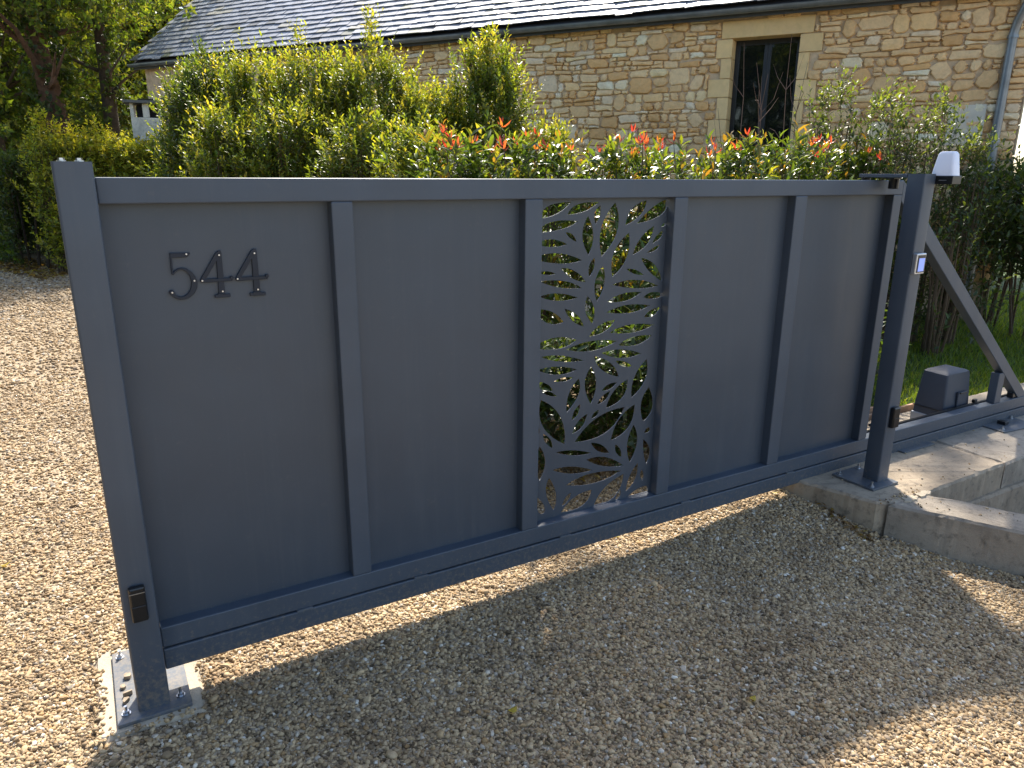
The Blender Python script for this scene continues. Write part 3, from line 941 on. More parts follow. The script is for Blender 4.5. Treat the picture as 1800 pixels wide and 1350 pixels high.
spans = []   # (x0,x1,lo line,hi line)
i = 0
occupied = {}
for i in range(len(course) - 1):
    x = -6.2 + 0.2 * rs.random()
    while x < SR - 0.02:
        skip = [o_ for o_ in occupied.get(i, []) if o_[0] <= x + 0.01 < o_[1]]
        if skip: x = skip[0][1]; continue
        w = 0.08 + 0.24 * rs.random() ** 1.5
        nxt = [o_[0] for o_ in occupied.get(i, []) if o_[0] > x]
        lim = min(nxt + [SR])
        if lim - x - w < 0.09: w = lim - x
        if w > 0.45: w = w / 2
        x1 = x + w
        tall = (i + 2 < len(course)) and rs.random() < 0.16 and (course[i + 2][0] - course[i][0]) < 0.24 and w > .13
        hi = i + 2 if tall else i + 1
        if tall: occupied.setdefault(i + 1, []).append((x, x1))
        hgt = course[hi][0] - course[i][0]
        if not tall and hgt > 0.105 and rs.random() < 0.3:
            m_ = lambda xx, a=lines[i], b=lines[hi], t=0.4 + .2 * rs.random(): a(xx) * (1 - t) + b(xx) * t
            spans.append((x, x1, lines[i], m_)); spans.append((x, x1, m_, lines[hi]))
        else: spans.append((x, x1, lines[i], lines[hi]))
        x = x1
J = 0.0035
for k, (x0, x1, lo, hi) in enumerate(spans):
    zl, zh = (lo(x0) + lo(x1)) / 2, (hi(x0) + hi(x1)) / 2
    if zh > 3.585: continue
    for _ in range(3):
        b = blocked(x0, x1, zl, zh)
        if b is None: break
        if x0 < b[0] and (b[0] - x0) > 0.05: x1 = b[0]
        elif x1 > b[1] and (x1 - b[1]) > 0.05: x0 = b[1]
        else: x0 = x1; break
    if x1 - x0 < 0.045 or zh - zl < 0.028: continue
    v, f, ar = stone_mesh(x0 + J, x1 - J, lambda x, a=lo: a(x) + J * .9, lambda x, a=hi: a(x) - J * .9, k, 0.022 + 0.026 * rs.random())
    vis = (x0 > -4.3) and zh > 1.7
    stones.append((vis, ar / (100 if not vis else 1), v, f, stone_tint(rs)))
stones.sort(key=lambda s: -s[1])
rest = MB()
for k, (vis, ar, v, f, t) in enumerate(stones):
    if k < 290 and vis:
        m2 = MB().add(v, f, t); m2.build("stone", STONE, wallo, tint=True, smooth=False)
    else: rest.add(v, f, t)
o = rest.build("stone_infill", STONE, wallo, tint=True); o["kind"] = "stuff"
# quoins on the corner
zz = 0.2; k = 0
while zz < 3.5:
    h = 0.24 + 0.1 * rs.random()
    t = tuple(np.array([0.66, 0.52, 0.34]) * (0.9 + .15 * rs.random()))
    MB().box(SR + 0.001, SR + 0.02, -0.02 if k % 2 else -0.015, 0.55 if k % 2 else .3, zz + .005, min(zz + h, 3.55) - .005, t).build("quoin", ASHLAR, wallo, None, 0.006, tint=True)
    zz += h; k += 1
MB().box(1.93, 2.28, -0.036, -0.002, 2.00, 2.42, (0.66, 0.62, 0.52)).build("pale_block", ASHLAR, wallo, None, 0.005, tint=True)

# window
win = MB().box(WX0, WX0 + 0.05, 0.20, 0.26, WZ0, WZ1).box(WX1 - 0.05, WX1, 0.20, 0.26, WZ0, WZ1).box(WX0 + .05, WX1 - .05, 0.20, 0.26, WZ1 - 0.06, WZ1).box(WX0 + .05, WX1 - .05, 0.20, 0.26, WZ0, WZ0 + 0.06)
FR = mat_plain("dark_frame_paint", (0.016, 0.018, 0.022), 0.4)
wo = win.build("window", FR, house, None, 0.003)
wc = (WX0 + WX1) / 2
MB().box(wc - 0.042, wc - 0.001, 0.192, 0.25, WZ0 + .06, WZ1 - .06).build("sash_stile", FR, wo, None, 0.003)
MB().box(wc + 0.001, wc + 0.042, 0.192, 0.25, WZ0 + .06, WZ1 - .06).build("sash_stile", FR, wo, None, 0.003)
MB().box(WX0 + 0.05, wc - 0.042, 0.224, 0.230, WZ0 + .06, WZ1 - .06).build("pane", GLASS, wo)
MB().box(wc + 0.042, WX1 - 0.05, 0.224, 0.230, WZ0 + .06, WZ1 - .06).build("pane", GLASS, wo)
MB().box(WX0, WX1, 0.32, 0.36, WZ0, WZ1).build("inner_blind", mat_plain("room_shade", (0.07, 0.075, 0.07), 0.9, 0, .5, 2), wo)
# small outside lantern of the window side
# roof: boarding, slates in courses, gutter
PIT = math.radians(40)
EX, SW = 0.145, 0.215
RY0, RZ0 = -0.16, 3.60
ru = np.array([0, math.cos(PIT), math.sin(PIT)]); rn = np.array([0, -math.sin(PIT), math.cos(PIT)])
ULEN = (DEP / 2 + 0.36) / math.cos(PIT)


def rp_(s, u, h): return np.array([s, RY0, RZ0]) + ru * u + rn * h


deck = MB()
a = [rp_(SL - .15, 0, -0.03), rp_(SR + .1, 0, -0.03), rp_(SR + .1, ULEN, -0.03), rp_(SL - .15, ULEN, -0.03)]
b = [p - rn * 0.06 for p in a]
deck.add(a + b, [(0, 1, 2, 3), (7, 6, 5, 4), (0, 4, 5, 1), (1, 5, 6, 2), (2, 6, 7, 3), (3, 7, 4, 0)])
yr = RY0 + ru[1] * ULEN; zr = RZ0 + ru[2] * ULEN
c = [np.array([SL - .15, yr, zr - .03]), np.array([SR + .1, yr, zr - .03]), np.array([SR + .1, 2 * yr - RY0, RZ0 - .03]), np.array([SL - .15, 2 * yr - RY0, RZ0 - .03])]
d = [p - np.array([0, 0, .08]) for p in c]
deck.add(c + d, [(0, 1, 2, 3), (7, 6, 5, 4), (0, 4, 5, 1), (1, 5, 6, 2), (2, 6, 7, 3), (3, 7, 4, 0)])
roof = deck.build("roof", mat_plain("roof_underlay", (0.03, 0.03, 0.035), 0.9), house)
# gable triangles
for sx in (SL, SR - TH):
    MB().prism([(TH * 0.2, ZE - .02), (DEP + TH, ZE - .02), (yr, zr - 0.12)], 'x', sx + .01, sx + TH - .01).build("gable", MORTAR, house)
slates = []
rr_ = np.random.default_rng(5)
row = 0; u = 0.0
while u < ULEN - 0.1:
    s = SL - .15 + (SW / 2 if row % 2 else 0) + rr_.normal(0, .01)
    while s < SR + 0.1:
        w = SW * (0.93 + .14 * rr_.random())
        u0 = u + rr_.normal(0, 0.006) + .006 * math.sin(s * 1.3 + row * .2) - (.03 if rr_.random() < .012 else 0); L = EX * 2.1
        t0 = 0.020 + rr_.random() * .006; lift = rr_.normal(0, .0025)
        th = 0.014
        yaw = rr_.normal(0, .008)
        v = []
        for (ss, uu) in ((s + .003, u0), (s + w - .003, u0 + yaw * w), (s + w - .003, u0 + L), (s + .003, u0 + L)):
            frac = (uu - u0) / L
            hb = (t0 + .012) * (1 - frac) + 0.002 + (lift if ss > s + w / 2 else -lift) * (1 - frac)
            v.append(rp_(ss, uu, hb)); v.append(rp_(ss, uu, hb + th))
        f = [(0, 2, 3, 1), (2, 4, 5, 3), (4, 6, 7, 5), (6, 0, 1, 7), (1, 3, 5, 7), (0, 6, 4, 2)]
        g = 0.75 + .55 * rr_.random()
        tint = (0.19 * g, 0.205 * g, 0.235 * g)
        if rr_.random() < .05: tint = (0.06, 0.065, 0.07)
        elif rr_.random() < .05: tint = (0.26, 0.24, 0.18)
        elif rr_.random() < .03: tint = (0.10, 0.11, 0.05)
        dist = (s + 3.0) if s > -3.5 else -s
        slates.append((u * 2.2 + (-s) * 0.35, v, f, tint, s, u))
        s += w
    u += EX; row += 1
# the slates that show largest: the near lower courses
zlim = lambda s: True
slates.sort(key=lambda q: q[0])
rest = MB(); cnt = 0
for (k, v, f, t, s, u) in slates:
    if cnt < 290 and s < 1.3 and u < 0.25 + (-s + 1) * 0.24:
        MB().add(v, f, t).build("slate", SLATE, roof, tint=True); cnt += 1
    else: rest.add(v, f, t)
o = rest.build("slate_courses", SLATE, roof, tint=True); o["kind"] = "stuff"
# gutter: half round with joints, and fascia
gut = MB()
GR = 0.055; gy = RY0 - 0.045; gz = 3.555
prof = [(gy + GR * math.cos(t), gz + GR * math.sin(t)) for t in np.linspace(math.pi, 2 * math.pi, 9)]
prof2 = [(gy + (GR - .006) * math.cos(t), gz + (GR - .006) * math.sin(t)) for t in np.linspace(2 * math.pi, math.pi, 9)]
gut.prism(prof + prof2, 'x', SL - .15, SR + .08)
for s in np.arange(SL, SR, 1.9):
    pf = [(gy + (GR + .005) * math.cos(t), gz + (GR + .005) * math.sin(t)) for t in np.linspace(math.pi, 2 * math.pi, 9)]
    gut.prism(pf + [(gy + GR + .001, gz), (gy, gz - GR - .001), (gy - GR - .001, gz)][:0], 'x', s, s + .05)
gut.build("gutter", ZINC, house, None)
MB().box(SL - .1, SR + .05, -0.15, -0.125, 3.47, 3.585).build("fascia", mat_plain("fascia_paint", (0.05, 0.055, 0.06), 0.6), house)
MB().box(SL - .1, SR + .05, -0.125, 0.0, 3.565, 3.585).build("soffit", mat_plain("soffit_wood", (0.22, 0.17, 0.12), 0.8), house)
# downpipe
dpx = 2.40
dp = MB().tube([(dpx + .10, gy, gz - GR), (dpx + .09, gy, gz - .12), (dpx + .02, -0.10, 3.22), (dpx, -0.085, 3.10), (dpx, -0.085, 0.2)], [0.046] * 5, 14)
dpo = smooth_by_angle(dp.build("downpipe", ZINC, house), 60)
for z in (3.06, 2.02, 1.0):
    MB().cyl((dpx, -0.085, z), 0.054, 0.03, 16).build("collar", ZINC, dpo)
    MB().box(dpx - .012, dpx + .012, -0.034, -0.001, z + .004, z + .024).build("bracket", ZINC, dpo)

# ------------------------------------------------------------------ outbuilding and chimney, far left
oc = at(210, 300, 14.2)
ob = empty("outbuilding", (oc[0], oc[1] + 1.4, 0.0), "low grey outbuilding with white masonry chimney behind the yellow hedge", "outbuilding", None, math.radians(-8))
MB().box(-0.5, 2.6, 0.0, 2.6, 0.0, 1.86).build("wall", mat_plain("grey_render", (0.20, 0.16, 0.13), 0.9, 0, .2, 5, .004), ob)
MB().box(-0.62, 2.75, -0.2, 2.75, 1.86, 1.96).build("roof", mat_plain("roof_felt", (0.06, 0.058, 0.06), 0.9), ob)
CX = 0.62
ch = MB()
ch.box(CX - .26, CX + .26, 0.15, 0.67, 1.955, 2.62)
cho = ch.build("chimney", WHITEW, ob, None, 0.01)
for a, b, c, d in ((-.26, -.20, .15, .21), (.20, .26, .15, .21), (-.26, -.20, .61, .67), (.20, .26, .61, .67), (-.055, .055, .15, .21)):
    MB().box(CX + a, CX + b, c, d, 2.621, 2.86).build("pillar", WHITEW, cho, None, 0.003)
MB().box(CX - .16, CX + .16, 0.26, 0.58, 2.621, 2.84).build("flue", mat_plain("flue_black", (0.012, 0.011, 0.010), 0.9), cho)  # near-black core seen between the chimney pillars
MB().box(CX - .36, CX + .36, 0.05, 0.77, 2.861, 2.91).build("cap", mat_concrete("cap_stone", (0.16, 0.15, 0.13)), cho, None, 0.006)
MB().box(CX - .12, CX + .15, 0.2, 0.5, 2.911, 2.95).build("moss", mat_plain("moss", (0.05, 0.045, 0.02), 0.95, 0, .3, 30, .01), cho, None, 0.01)


# ------------------------------------------------------------------ plants
def frames(D):
    D = D / (np.linalg.norm(D, axis=1, keepdims=True) + 1e-9)
    up = np.where(np.abs(D[:, 2:3]) < 0.92, np.array([[0, 0, 1.0]]), np.array([[1.0, 0, 0]]))
    S = np.cross(D, up); S /= (np.linalg.norm(S, axis=1, keepdims=True) + 1e-9)
    N = np.cross(S, D)
    return D, S, N


def leaves_arrays(B, D, N0, L, W, fold=0.25, droop=0.15, lod=1, rng=RNG):
    """leaf blades: base B, direction D, upper-side hint N0, length L, width W"""
    n = len(B)
    D = D / (np.linalg.norm(D, axis=1, keepdims=True) + 1e-9)
    S = np.cross(D, N0); S /= (np.linalg.norm(S, axis=1, keepdims=True) + 1e-9)
    N = np.cross(S, D)
    L = L[:, None]; W = W[:, None]
    dr = droop * L
    if lod == 0:
        V = np.stack([B, B + D * L * .5 + S * W * .5 + N * W * fold, B + D * L - N * dr, B + D * L * .5 - S * W * .5 + N * W * fold], 1)
        F = np.array([[0, 1, 2], [0, 2, 3]])
    else:
        V = np.stack([B, B + D * L * .28 + S * W * .42 + N * W * fold * .8, B + D * L * .66 + S * W * .40 + N * (W * fold * .8 - dr * .4),
                      B + D * L - N * dr, B + D * L * .66 - S * W * .40 + N * (W * fold * .8 - dr * .4), B + D * L * .28 - S * W * .42 + N * W * fold * .8,
                      B + D * L * .5 - N * dr * .15], 1)
        F = np.array([[0, 1, 6], [1, 2, 6], [2, 3, 6], [3, 4, 6], [4, 5, 6], [5, 0, 6]])
    m = V.shape[1]
    faces = (F[None] + (np.arange(n) * m)[:, None, None]).reshape(-1, 3)
    return V.reshape(-1, 3), faces, len(F)


def fast_mesh(name, V, F, mat, parent, off, tint=None, smooth=False):
    me = bpy.data.meshes.new(name)
    V = V - np.array(off)
    nf = len(F); k = F.shape[1]
    me.vertices.add(len(V)); me.vertices.foreach_set("co", V.astype(np.float32).ravel())
    me.loops.add(nf * k); me.loops.foreach_set("vertex_index", F.astype(np.int32).ravel())
    me.polygons.add(nf); me.polygons.foreach_set("loop_start", (np.arange(nf) * k).astype(np.int32))
    try: me.polygons.foreach_set("loop_total", np.full(nf, k, np.int32))
    except Exception: pass
    me.update(calc_edges=True)
    if smooth: me.shade_smooth()
    if tint is not None:
        a = me.attributes.new("tint", 'FLOAT_COLOR', 'FACE')
        t = np.ones((nf, 4), np.float32); t[:, :3] = tint
        a.data.foreach_set("color", t.ravel())
    me.materials.append(mat)
    o = bpy.data.objects.new(name, me); COL.objects.link(o); o.parent = parent
    return o


def stems_arrays(P0, D, L, r, bend, seg=4):
    """thin three-sided stems"""
    n = len(P0); D, S, N = frames(D)
    V = []
    for k in range(seg + 1):
        t = k / seg
        c = P0 + D * (L * t)[:, None] + bend * (t * t * L)[:, None]
        rr = (r * (1 - .75 * t))[:, None]
        for a in (0, 2.094, 4.189): V.append(c + rr * (math.cos(a) * S + math.sin(a) * N))
    V = np.stack(V, 1); m = V.shape[1]
    F = []
    for k in range(seg):
        for j in range(3):
            a = k * 3 + j; b = k * 3 + (j + 1) % 3
            F += [[a, b, b + 3, a + 3]]
    F = np.array(F)
    return V.reshape(-1, 3), (F[None] + (np.arange(n) * m)[:, None, None]).reshape(-1, 4)


def shoots(P0, D, L, per, leaf, wid, pal_old, pal_new, rng, bare=0.1, spread=0.95, lod=1, new_from=0.72, size_var=0.3, droop=0.2, bendk=0.25):
    """leafy shoots; returns leaf verts/faces/tints and stem verts/faces"""
    n = len(P0)
    bend = rng.normal(0, bendk, (n, 3)) * 0.5 + np.array([0, 0, 0.08])
    Dn, S, N = frames(D)
    t = bare + (1 - bare) * (np.arange(per)[None] + rng.random((n, per))) / per
    tt = t[..., None]
    C = P0[:, None] + Dn[:, None] * (L[:, None, None] * tt) + bend[:, None] * (tt ** 2 * L[:, None, None])
    ang = (np.arange(per)[None] * 2.4 + rng.random((n, 1)) * 6.28 + rng.normal(0, .3, (n, per)))
    rad = np.cos(ang)[..., None] * S[:, None] + np.sin(ang)[..., None] * N[:, None]
    op = spread * (1.0 - 0.55 * tt ** 2) + rng.normal(0, .18, (n, per, 1))
    ld = Dn[:, None] * np.cos(op) + rad * np.sin(op)
    nh = Dn[:, None] * np.sin(op) - rad * np.cos(op) + rng.normal(0, .25, (n, per, 3))
    sz = leaf * (1 + size_var * rng.normal(0, 1, (n, per))).clip(.45, 1.7) * (1 - 0.35 * (t > .9))
    V, F, fk = leaves_arrays(C.reshape(-1, 3), ld.reshape(-1, 3), nh.reshape(-1, 3), sz.ravel(), (sz * wid / leaf).ravel(), 0.22, droop, lod)
    k = np.clip((t - new_from) / (1 - new_from) + rng.normal(0, .15, t.shape), 0, 1)[..., None]
    br = 0.75 + 0.5 * rng.random((n, per, 1))
    i0 = rng.integers(0, len(pal_old), (n, per)); i1 = rng.integers(0, len(pal_new), (n, 1)) * np.ones((1, per), int)
    old = np.array(pal_old)[i0]; new = np.array(pal_new)[i1]
    tint = ((old * (1 - k) + new * k) * br).reshape(-1, 3).repeat(fk, 0)
    sv, sf = stems_arrays(P0, D, L, np.full(n, leaf * 0.045), bend)
    return V, F, tint, sv, sf


def join(parts):
    V = []; F = []; T = []; o = 0
    for v, f, t in parts:
        V.append(v); F.append(f + o); o += len(v)
        if t is not None: T.append(t)
    return np.concatenate(V), np.concatenate(F), (np.concatenate(T) if T else None)


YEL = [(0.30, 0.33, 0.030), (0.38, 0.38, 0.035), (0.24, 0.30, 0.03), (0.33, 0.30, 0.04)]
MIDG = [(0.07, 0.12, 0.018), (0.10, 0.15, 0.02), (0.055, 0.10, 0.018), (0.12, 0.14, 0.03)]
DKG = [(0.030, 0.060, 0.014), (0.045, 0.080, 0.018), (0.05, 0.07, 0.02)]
LAUR_NEW = [(0.28, 0.31, 0.035), (0.20, 0.26, 0.03), (0.34, 0.32, 0.05), (0.14, 0.20, 0.03)]


def crown_points(n, c, rx, ry, z0, z1, rng, shell=0.55, lump=0.18):
    """points in a lumpy column/ellipsoid with outward directions"""
    th = rng.random(n) * 2 * math.pi
    h = rng.random(n) ** 0.85
    prof = np.sqrt(np.clip(1 - ((h - 0.42) / 0.62) ** 2, 0.05, 1))
    rad = (1 - rng.random(n) ** 1.6 * (1 - shell)) * prof
    lum = 1 + lump * np.sin(3 * th + 5 * h + c[0] * 7) + lump * np.sin(5 * th - 7 * h + c[1] * 3)
    x = c[0] + rx * rad * np.cos(th) * lum; y = c[1] + ry * rad * np.sin(th) * lum
    z = z0 + (z1 - z0) * h
    D = np.stack([np.cos(th) * 0.45 * rad, np.sin(th) * 0.45 * rad, 0.75 + .5 * h], -1) + rng.normal(0, .22, (n, 3))
    return np.stack([x, y, z], -1), D


def shrub(name, label, cat, group, c, rx, ry, z0, z1, n, per, leaf, wid, Lr, old, new, seed, mat=LEAF, spires=(), lod=1, new_from=.72, shell=.45, stems=7, spread=.95, zdark=None):
    rng = np.random.default_rng(seed)
    root = empty(name, (c[0], c[1], 0.0), label, cat, group)
    P, D = crown_points(n, c, rx, ry, z0, z1 - Lr[1] * .6, rng, shell)
    L = Lr[0] + (Lr[1] - Lr[0]) * rng.random(n)
    parts = []; st = []
    V, F, T, sv, sf = shoots(P, D, L, per, leaf, wid, old, new, rng, lod=lod, new_from=new_from, spread=spread)
    parts.append((V, F, T)); st.append((sv, sf, None))
    for (sx, sy, zt, w, m) in spires:   # tall leading shoots above the crown
        q = rng.random(m)
        base = np.stack([c[0] + sx + rng.normal(0, w, m) * (1 - q * .8), c[1] + sy + rng.normal(0, w, m) * (1 - q * .8), z1 - .15 + (zt - z1) * q], -1)
        d = np.stack([rng.normal(0, .3, m), rng.normal(0, .3, m), np.ones(m)], -1)
        V, F, T, sv, sf = shoots(base, d, np.full(m, .24), 11, leaf * .9, wid * .9, new, new, rng, lod=lod)
        parts.append((V, F, T)); st.append((sv, sf, None))
    V, F, T = join(parts)
    fo = fast_mesh("foliage", V, F, mat, root, (c[0], c[1], 0), T)
    V, F, _ = join(st)
    fast_mesh("twigs", V, F, TWIG, root, (c[0], c[1], 0))
    mb = MB()
    for k in range(stems):
        a = rng.random() * 6.28; r = rng.random() * .3
        b = np.array([c[0] + .08 * math.cos(a), c[1] + .08 * math.sin(a), 0.0])
        e = np.array([c[0] + rx * (.3 + r) * math.cos(a), c[1] + ry * (.3 + r) * math.sin(a), z1 - .25])
        m_ = (b + e) / 2 + rng.normal(0, .04, 3)
        mb.tube([b, m_, e], [.014, .010, .004], 5)
    mb.build("stems", TWIG, root, (c[0], c[1], 0))
    return root


def zpx(v, d, u=900): return float(at(u, v, d)[2])


LA = "laurels behind the gate"
defs = [(346, 10.3, .27, 138, "narrow green laurel beside the white chimney, at the left end of the row", 0, [(0.0, 0, 118, .05, 8)]),
    # u, dist, rx, top v, label, palette(0 green 1 yellow 2 dark), spires
    (378, 9.8, .50, 122, "rounded darker green laurel, leftmost of the large ones behind the gate", 2, [(0.0, 0, 78, .07, 16), (.22, 0, 92, .05, 10)]),
    (460, 9.4, .66, 108, "broad yellow-green laurel right of the rounded dark green one", 1, [(.05, 0, 85, .10, 10)]),
    (560, 9.0, .60, 103, "yellow-green laurel with a thin upright shoot against the roof", 1, [(-.12, 0, 50, .06, 16), (.2, 0, 85, .06, 8)]),
    (665, 8.6, .60, 95, "tallest laurel with a pointed spire against the slate roof", 1, [(-.03, 0, 22, .08, 26)]),
    (760, 8.2, .42, 165, "lower laurel in the dip between the tall ones", 1, [(.0, 0, 150, .05, 10)]),
    (858, 8.2, .44, 92, "tall laurel column with dark right side against the stone wall", 0, [(.02, 0, 60, .09, 24), (-.22, 0, 95, .04, 12)]),
]
k = 0
for (u, d, rx, tv, lab, pal, sp) in defs:
    p = at(u, 300, d)
    old = [MIDG, MIDG, DKG][pal]; new = [LAUR_NEW[1:], LAUR_NEW, MIDG + [(0.14, .22, .03)]][pal]
    shrub("laurel_shrub", lab, "shrub", LA, (p[0], p[1]), rx, rx * .9, 0.35, zpx(tv, d, u), 900, 24, .052, .021, (.25, .5), old, new, 100 + k, LEAF,
          [(a, b, zpx(t, d, u), w, m) for a, b, t, w, m in sp], new_from=.45)
    k += 1
# lower front laurels that close the row
for (u, d, rx, tv, lab) in ((410, 8.6, .5, 195, "low laurel in front of the rounded dark green laurel"), (520, 8.2, .5, 190, "low bronze-tipped laurel in front at the centre left"),
                            (640, 7.6, .48, 215, "low laurel with bright yellow shoots just above the gate"), (745, 7.0, .42, 225, "low laurel beside the red-tipped hedge"),
                            (960, 8.6, .35, 225, "small loose bush against the stone wall beside the tall laurel")):
    p = at(u, 300, d)
    shrub("laurel_shrub", lab, "shrub", LA, (p[0], p[1]), rx, rx * .8, 0.3, zpx(tv, d, u), 560, 20, .050, .020, (.24, .42), MIDG, LAUR_NEW, 140 + k, LEAF, new_from=.5)
    k += 1

# red-tipped photinia hedge --------------------------------------------------
PH_OLD = [(0.045, 0.085, 0.018), (0.06, 0.11, 0.02), (0.08, 0.12, 0.02), (0.035, 0.07, 0.016)]
PH_NEW = [(0.22, 0.28, 0.03), (0.30, 0.30, 0.04), (0.12, 0.19, 0.025), (0.15, 0.22, 0.03), (0.30, 0.17, 0.035)]
RED = [(0.40, 0.045, 0.045), (0.44, 0.09, 0.05), (0.32, 0.035, 0.05), (0.42, 0.15, 0.05)]
leafmesh = {}


def single_leaf(name, Ln, W, tint):
    V, F, fk = leaves_arrays(np.zeros((1, 3)), np.array([[0, 0, 1.0]]), np.array([[0, -1.0, 0]]), np.array([Ln]), np.array([W]), .25, .22, 1)
    me = bpy.data.meshes.new(name)
    me.from_pydata(V.tolist(), [], F.tolist()); me.materials.append(LEAFG)
    a = me.attributes.new("tint", 'FLOAT_COLOR', 'FACE')
    a.data.foreach_set("color", np.array([list(tint) + [1.0]] * len(F)).ravel())
    me.shade_smooth()
    return me


redmeshes = [single_leaf("leaf", .072, .019, c) for c in RED]
for i in range(8):
    x = 2.24 + i * 0.61; y = 2.25 + 0.06 * math.sin(i * 2.3) + (0.15 if i > 5 else 0)
    top = 1.86 + 0.04 * math.sin(i * 1.7) + (0.04 if i > 4 else 0)
    lab = ["photinia with a cluster of red shoots beside the laurels, first in the hedge", "photinia second in the red-tipped hedge with yellow young leaves",
           "photinia third in the hedge left of the cut-out panel view", "photinia in the middle of the hedge above the fourth gate panel",
           "photinia with red tips in front of the left side of the stone window", "photinia below the window with orange and red tips",
           "photinia right of the window in the red-tipped hedge", "last photinia of the hedge, behind the right gate post"][i]
    r = shrub("photinia_shrub", lab, "shrub", "red-tipped photinias in the hedge behind the gate", (x, y), .40, .42, 0.22, top, 250, 12, .078, .027, (.18, .30), PH_OLD, PH_NEW, 200 + i, LEAFG, new_from=.68, shell=.35, spread=1.05)
    rng = np.random.default_rng(300 + i)
    for j in range([9, 8, 8, 6, 5, 4, 5, 4][i]):
        a = rng.random() * 6.28; q = rng.random() ** .5
        px, py = .33 * q * math.cos(a), -.05 + .30 * q * math.sin(a)
        hz = top - .07 + 0.15 * rng.random() * (1.0 - .3 * q) + (.10 if rng.random() < .2 else 0)
        sh = MB().tube([(0, 0, -0.22), (rng.normal(0, .01), rng.normal(0, .01), -.1), (0, 0, 0)], [.0035, .003, .002], 4)
        so = sh.build("red_shoot", TWIG, r)
        so.location = (px, py, hz); so.rotation_euler = (rng.normal(0, .2), rng.normal(0, .2), rng.random() * 6)
        nl = 5 + int(rng.random() * 2)
        for m_ in range(nl):
            lo = bpy.data.objects.new("leaf", redmeshes[int(rng.integers(0, 4))]); COL.objects.link(lo); lo.parent = so
            az = m_ * 2.4 + rng.normal(0, .2)
            lo.location = (0, 0, -.012 * (m_ % 3))
            lo.rotation_euler = (0.35 + .65 * rng.random() + .15 * (m_ % 3), rng.normal(0, .25), az)
            s = .6 + .5 * rng.random(); lo.scale = (s, s, s)

for i in range(6):
    x = 1.95 + i * 0.55
    shrub("low_shrub", ["low dark shrub under the hedge, seen through the cut-out panel's left side", "low dark shrub under the hedge, seen through the cut-out panel's middle",
                        "low dark shrub under the hedge, seen through the cut-out panel's right side", "low dark shrub at the foot of the hedge behind the fourth gate panel",
                        "low dark shrub at the foot of the hedge behind the fifth gate panel", "low dark shrub at the foot of the hedge just left of the right post"][i], "shrub", "low shrubs at the foot of the hedge",
          (x, 1.10 + .05 * math.sin(i * 3)), .36, .30, 0.02, .80, 190, 12, .060, .024, (.16, .28), DKG, PH_OLD, 700 + i, LEAFG, shell=.4, spread=1.1)

# sunlit privet hedge, far left -------------------------------------------------
def hedge_box(name, label, cat, p0, p1, width, z0, z1, n, per, leaf, wid, old, new, seed, Lr=(.2, .4), ragged=.15):
    rng = np.random.default_rng(seed)
    p0 = np.array(p0, float); p1 = np.array(p1, float); d = p1 - p0; Ln = np.linalg.norm(d); d /= Ln; q = np.array([-d[1], d[0]])
    c = (p0 + p1) / 2
    root = empty(name, (c[0], c[1], 0), label, cat)
    t = rng.random(n) * Ln
    side = rng.random(n)
    w = np.where(side < .75, width / 2 * np.sign(rng.random(n) - .5) * (1 - .25 * rng.random(n)), width * (rng.random(n) - .5))
    z = z0 + (z1 - z0) * np.where(side < .75, rng.random(n), 1 - .1 * rng.random(n))
    w = w * (1 + ragged * np.sin(t * 3.1 + z * 2))
    P = np.stack([p0[0] + d[0] * t + q[0] * w, p0[1] + d[1] * t + q[1] * w, z], -1)
    out = np.sign(w)[:, None] * np.array([[q[0], q[1], 0]])
    D = out * .5 + np.array([[0, 0, .8]]) + rng.normal(0, .35, (n, 3))
    L = Lr[0] + (Lr[1] - Lr[0]) * rng.random(n)
    V, F, T, sv, sf = shoots(P, D, L, per, leaf, wid, old, new, rng, lod=0, new_from=.4)
    fast_mesh("foliage", V, F, LEAF, root, (c[0], c[1], 0), T)
    fast_mesh("twigs", sv, sf, TWIG, root, (c[0], c[1], 0))
    mb = MB()
    for k in range(int(Ln / .5) + 1):
        b = p0 + d * (k + .5) * .5
        mb.tube([(b[0], b[1], 0), (b[0] + rng.normal(0, .05), b[1] + rng.normal(0, .05), z1 * .7)], [.03, .012], 5)
    mb.build("stems", BARK, root, (c[0], c[1], 0))
    return root


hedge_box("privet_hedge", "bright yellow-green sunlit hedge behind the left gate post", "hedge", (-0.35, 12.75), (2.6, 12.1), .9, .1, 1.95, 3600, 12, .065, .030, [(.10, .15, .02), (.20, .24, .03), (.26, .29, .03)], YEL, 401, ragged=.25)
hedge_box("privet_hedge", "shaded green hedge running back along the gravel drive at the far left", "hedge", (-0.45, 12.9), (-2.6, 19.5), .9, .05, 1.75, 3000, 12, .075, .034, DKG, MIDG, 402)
for i, (u, vt, rx) in enumerate(((85, 195, .34), (135, 215, .30), (175, 212, .26))):
    p = at(u, 300, 14.6)
    shrub("privet_bush", ["spiky yellow-green privet bush rising from the corner of the bright hedge", "yellow-green privet bush in the bright hedge just above the left post", "third small yellow-green privet bush in the bright hedge"][i], "bush", "bushes rising out of the bright hedge",
          (p[0], p[1]), rx, rx, .4, zpx(vt + 32, 14.6, u), 170, 12, .065, .03, (.25, .45), MIDG, YEL, 430 + i, LEAF, [(0, 0, zpx(vt, 14.6, u), .06, 12), (.15, 0, zpx(vt + 16, 14.6, u), .05, 8)], lod=0, new_from=.3)

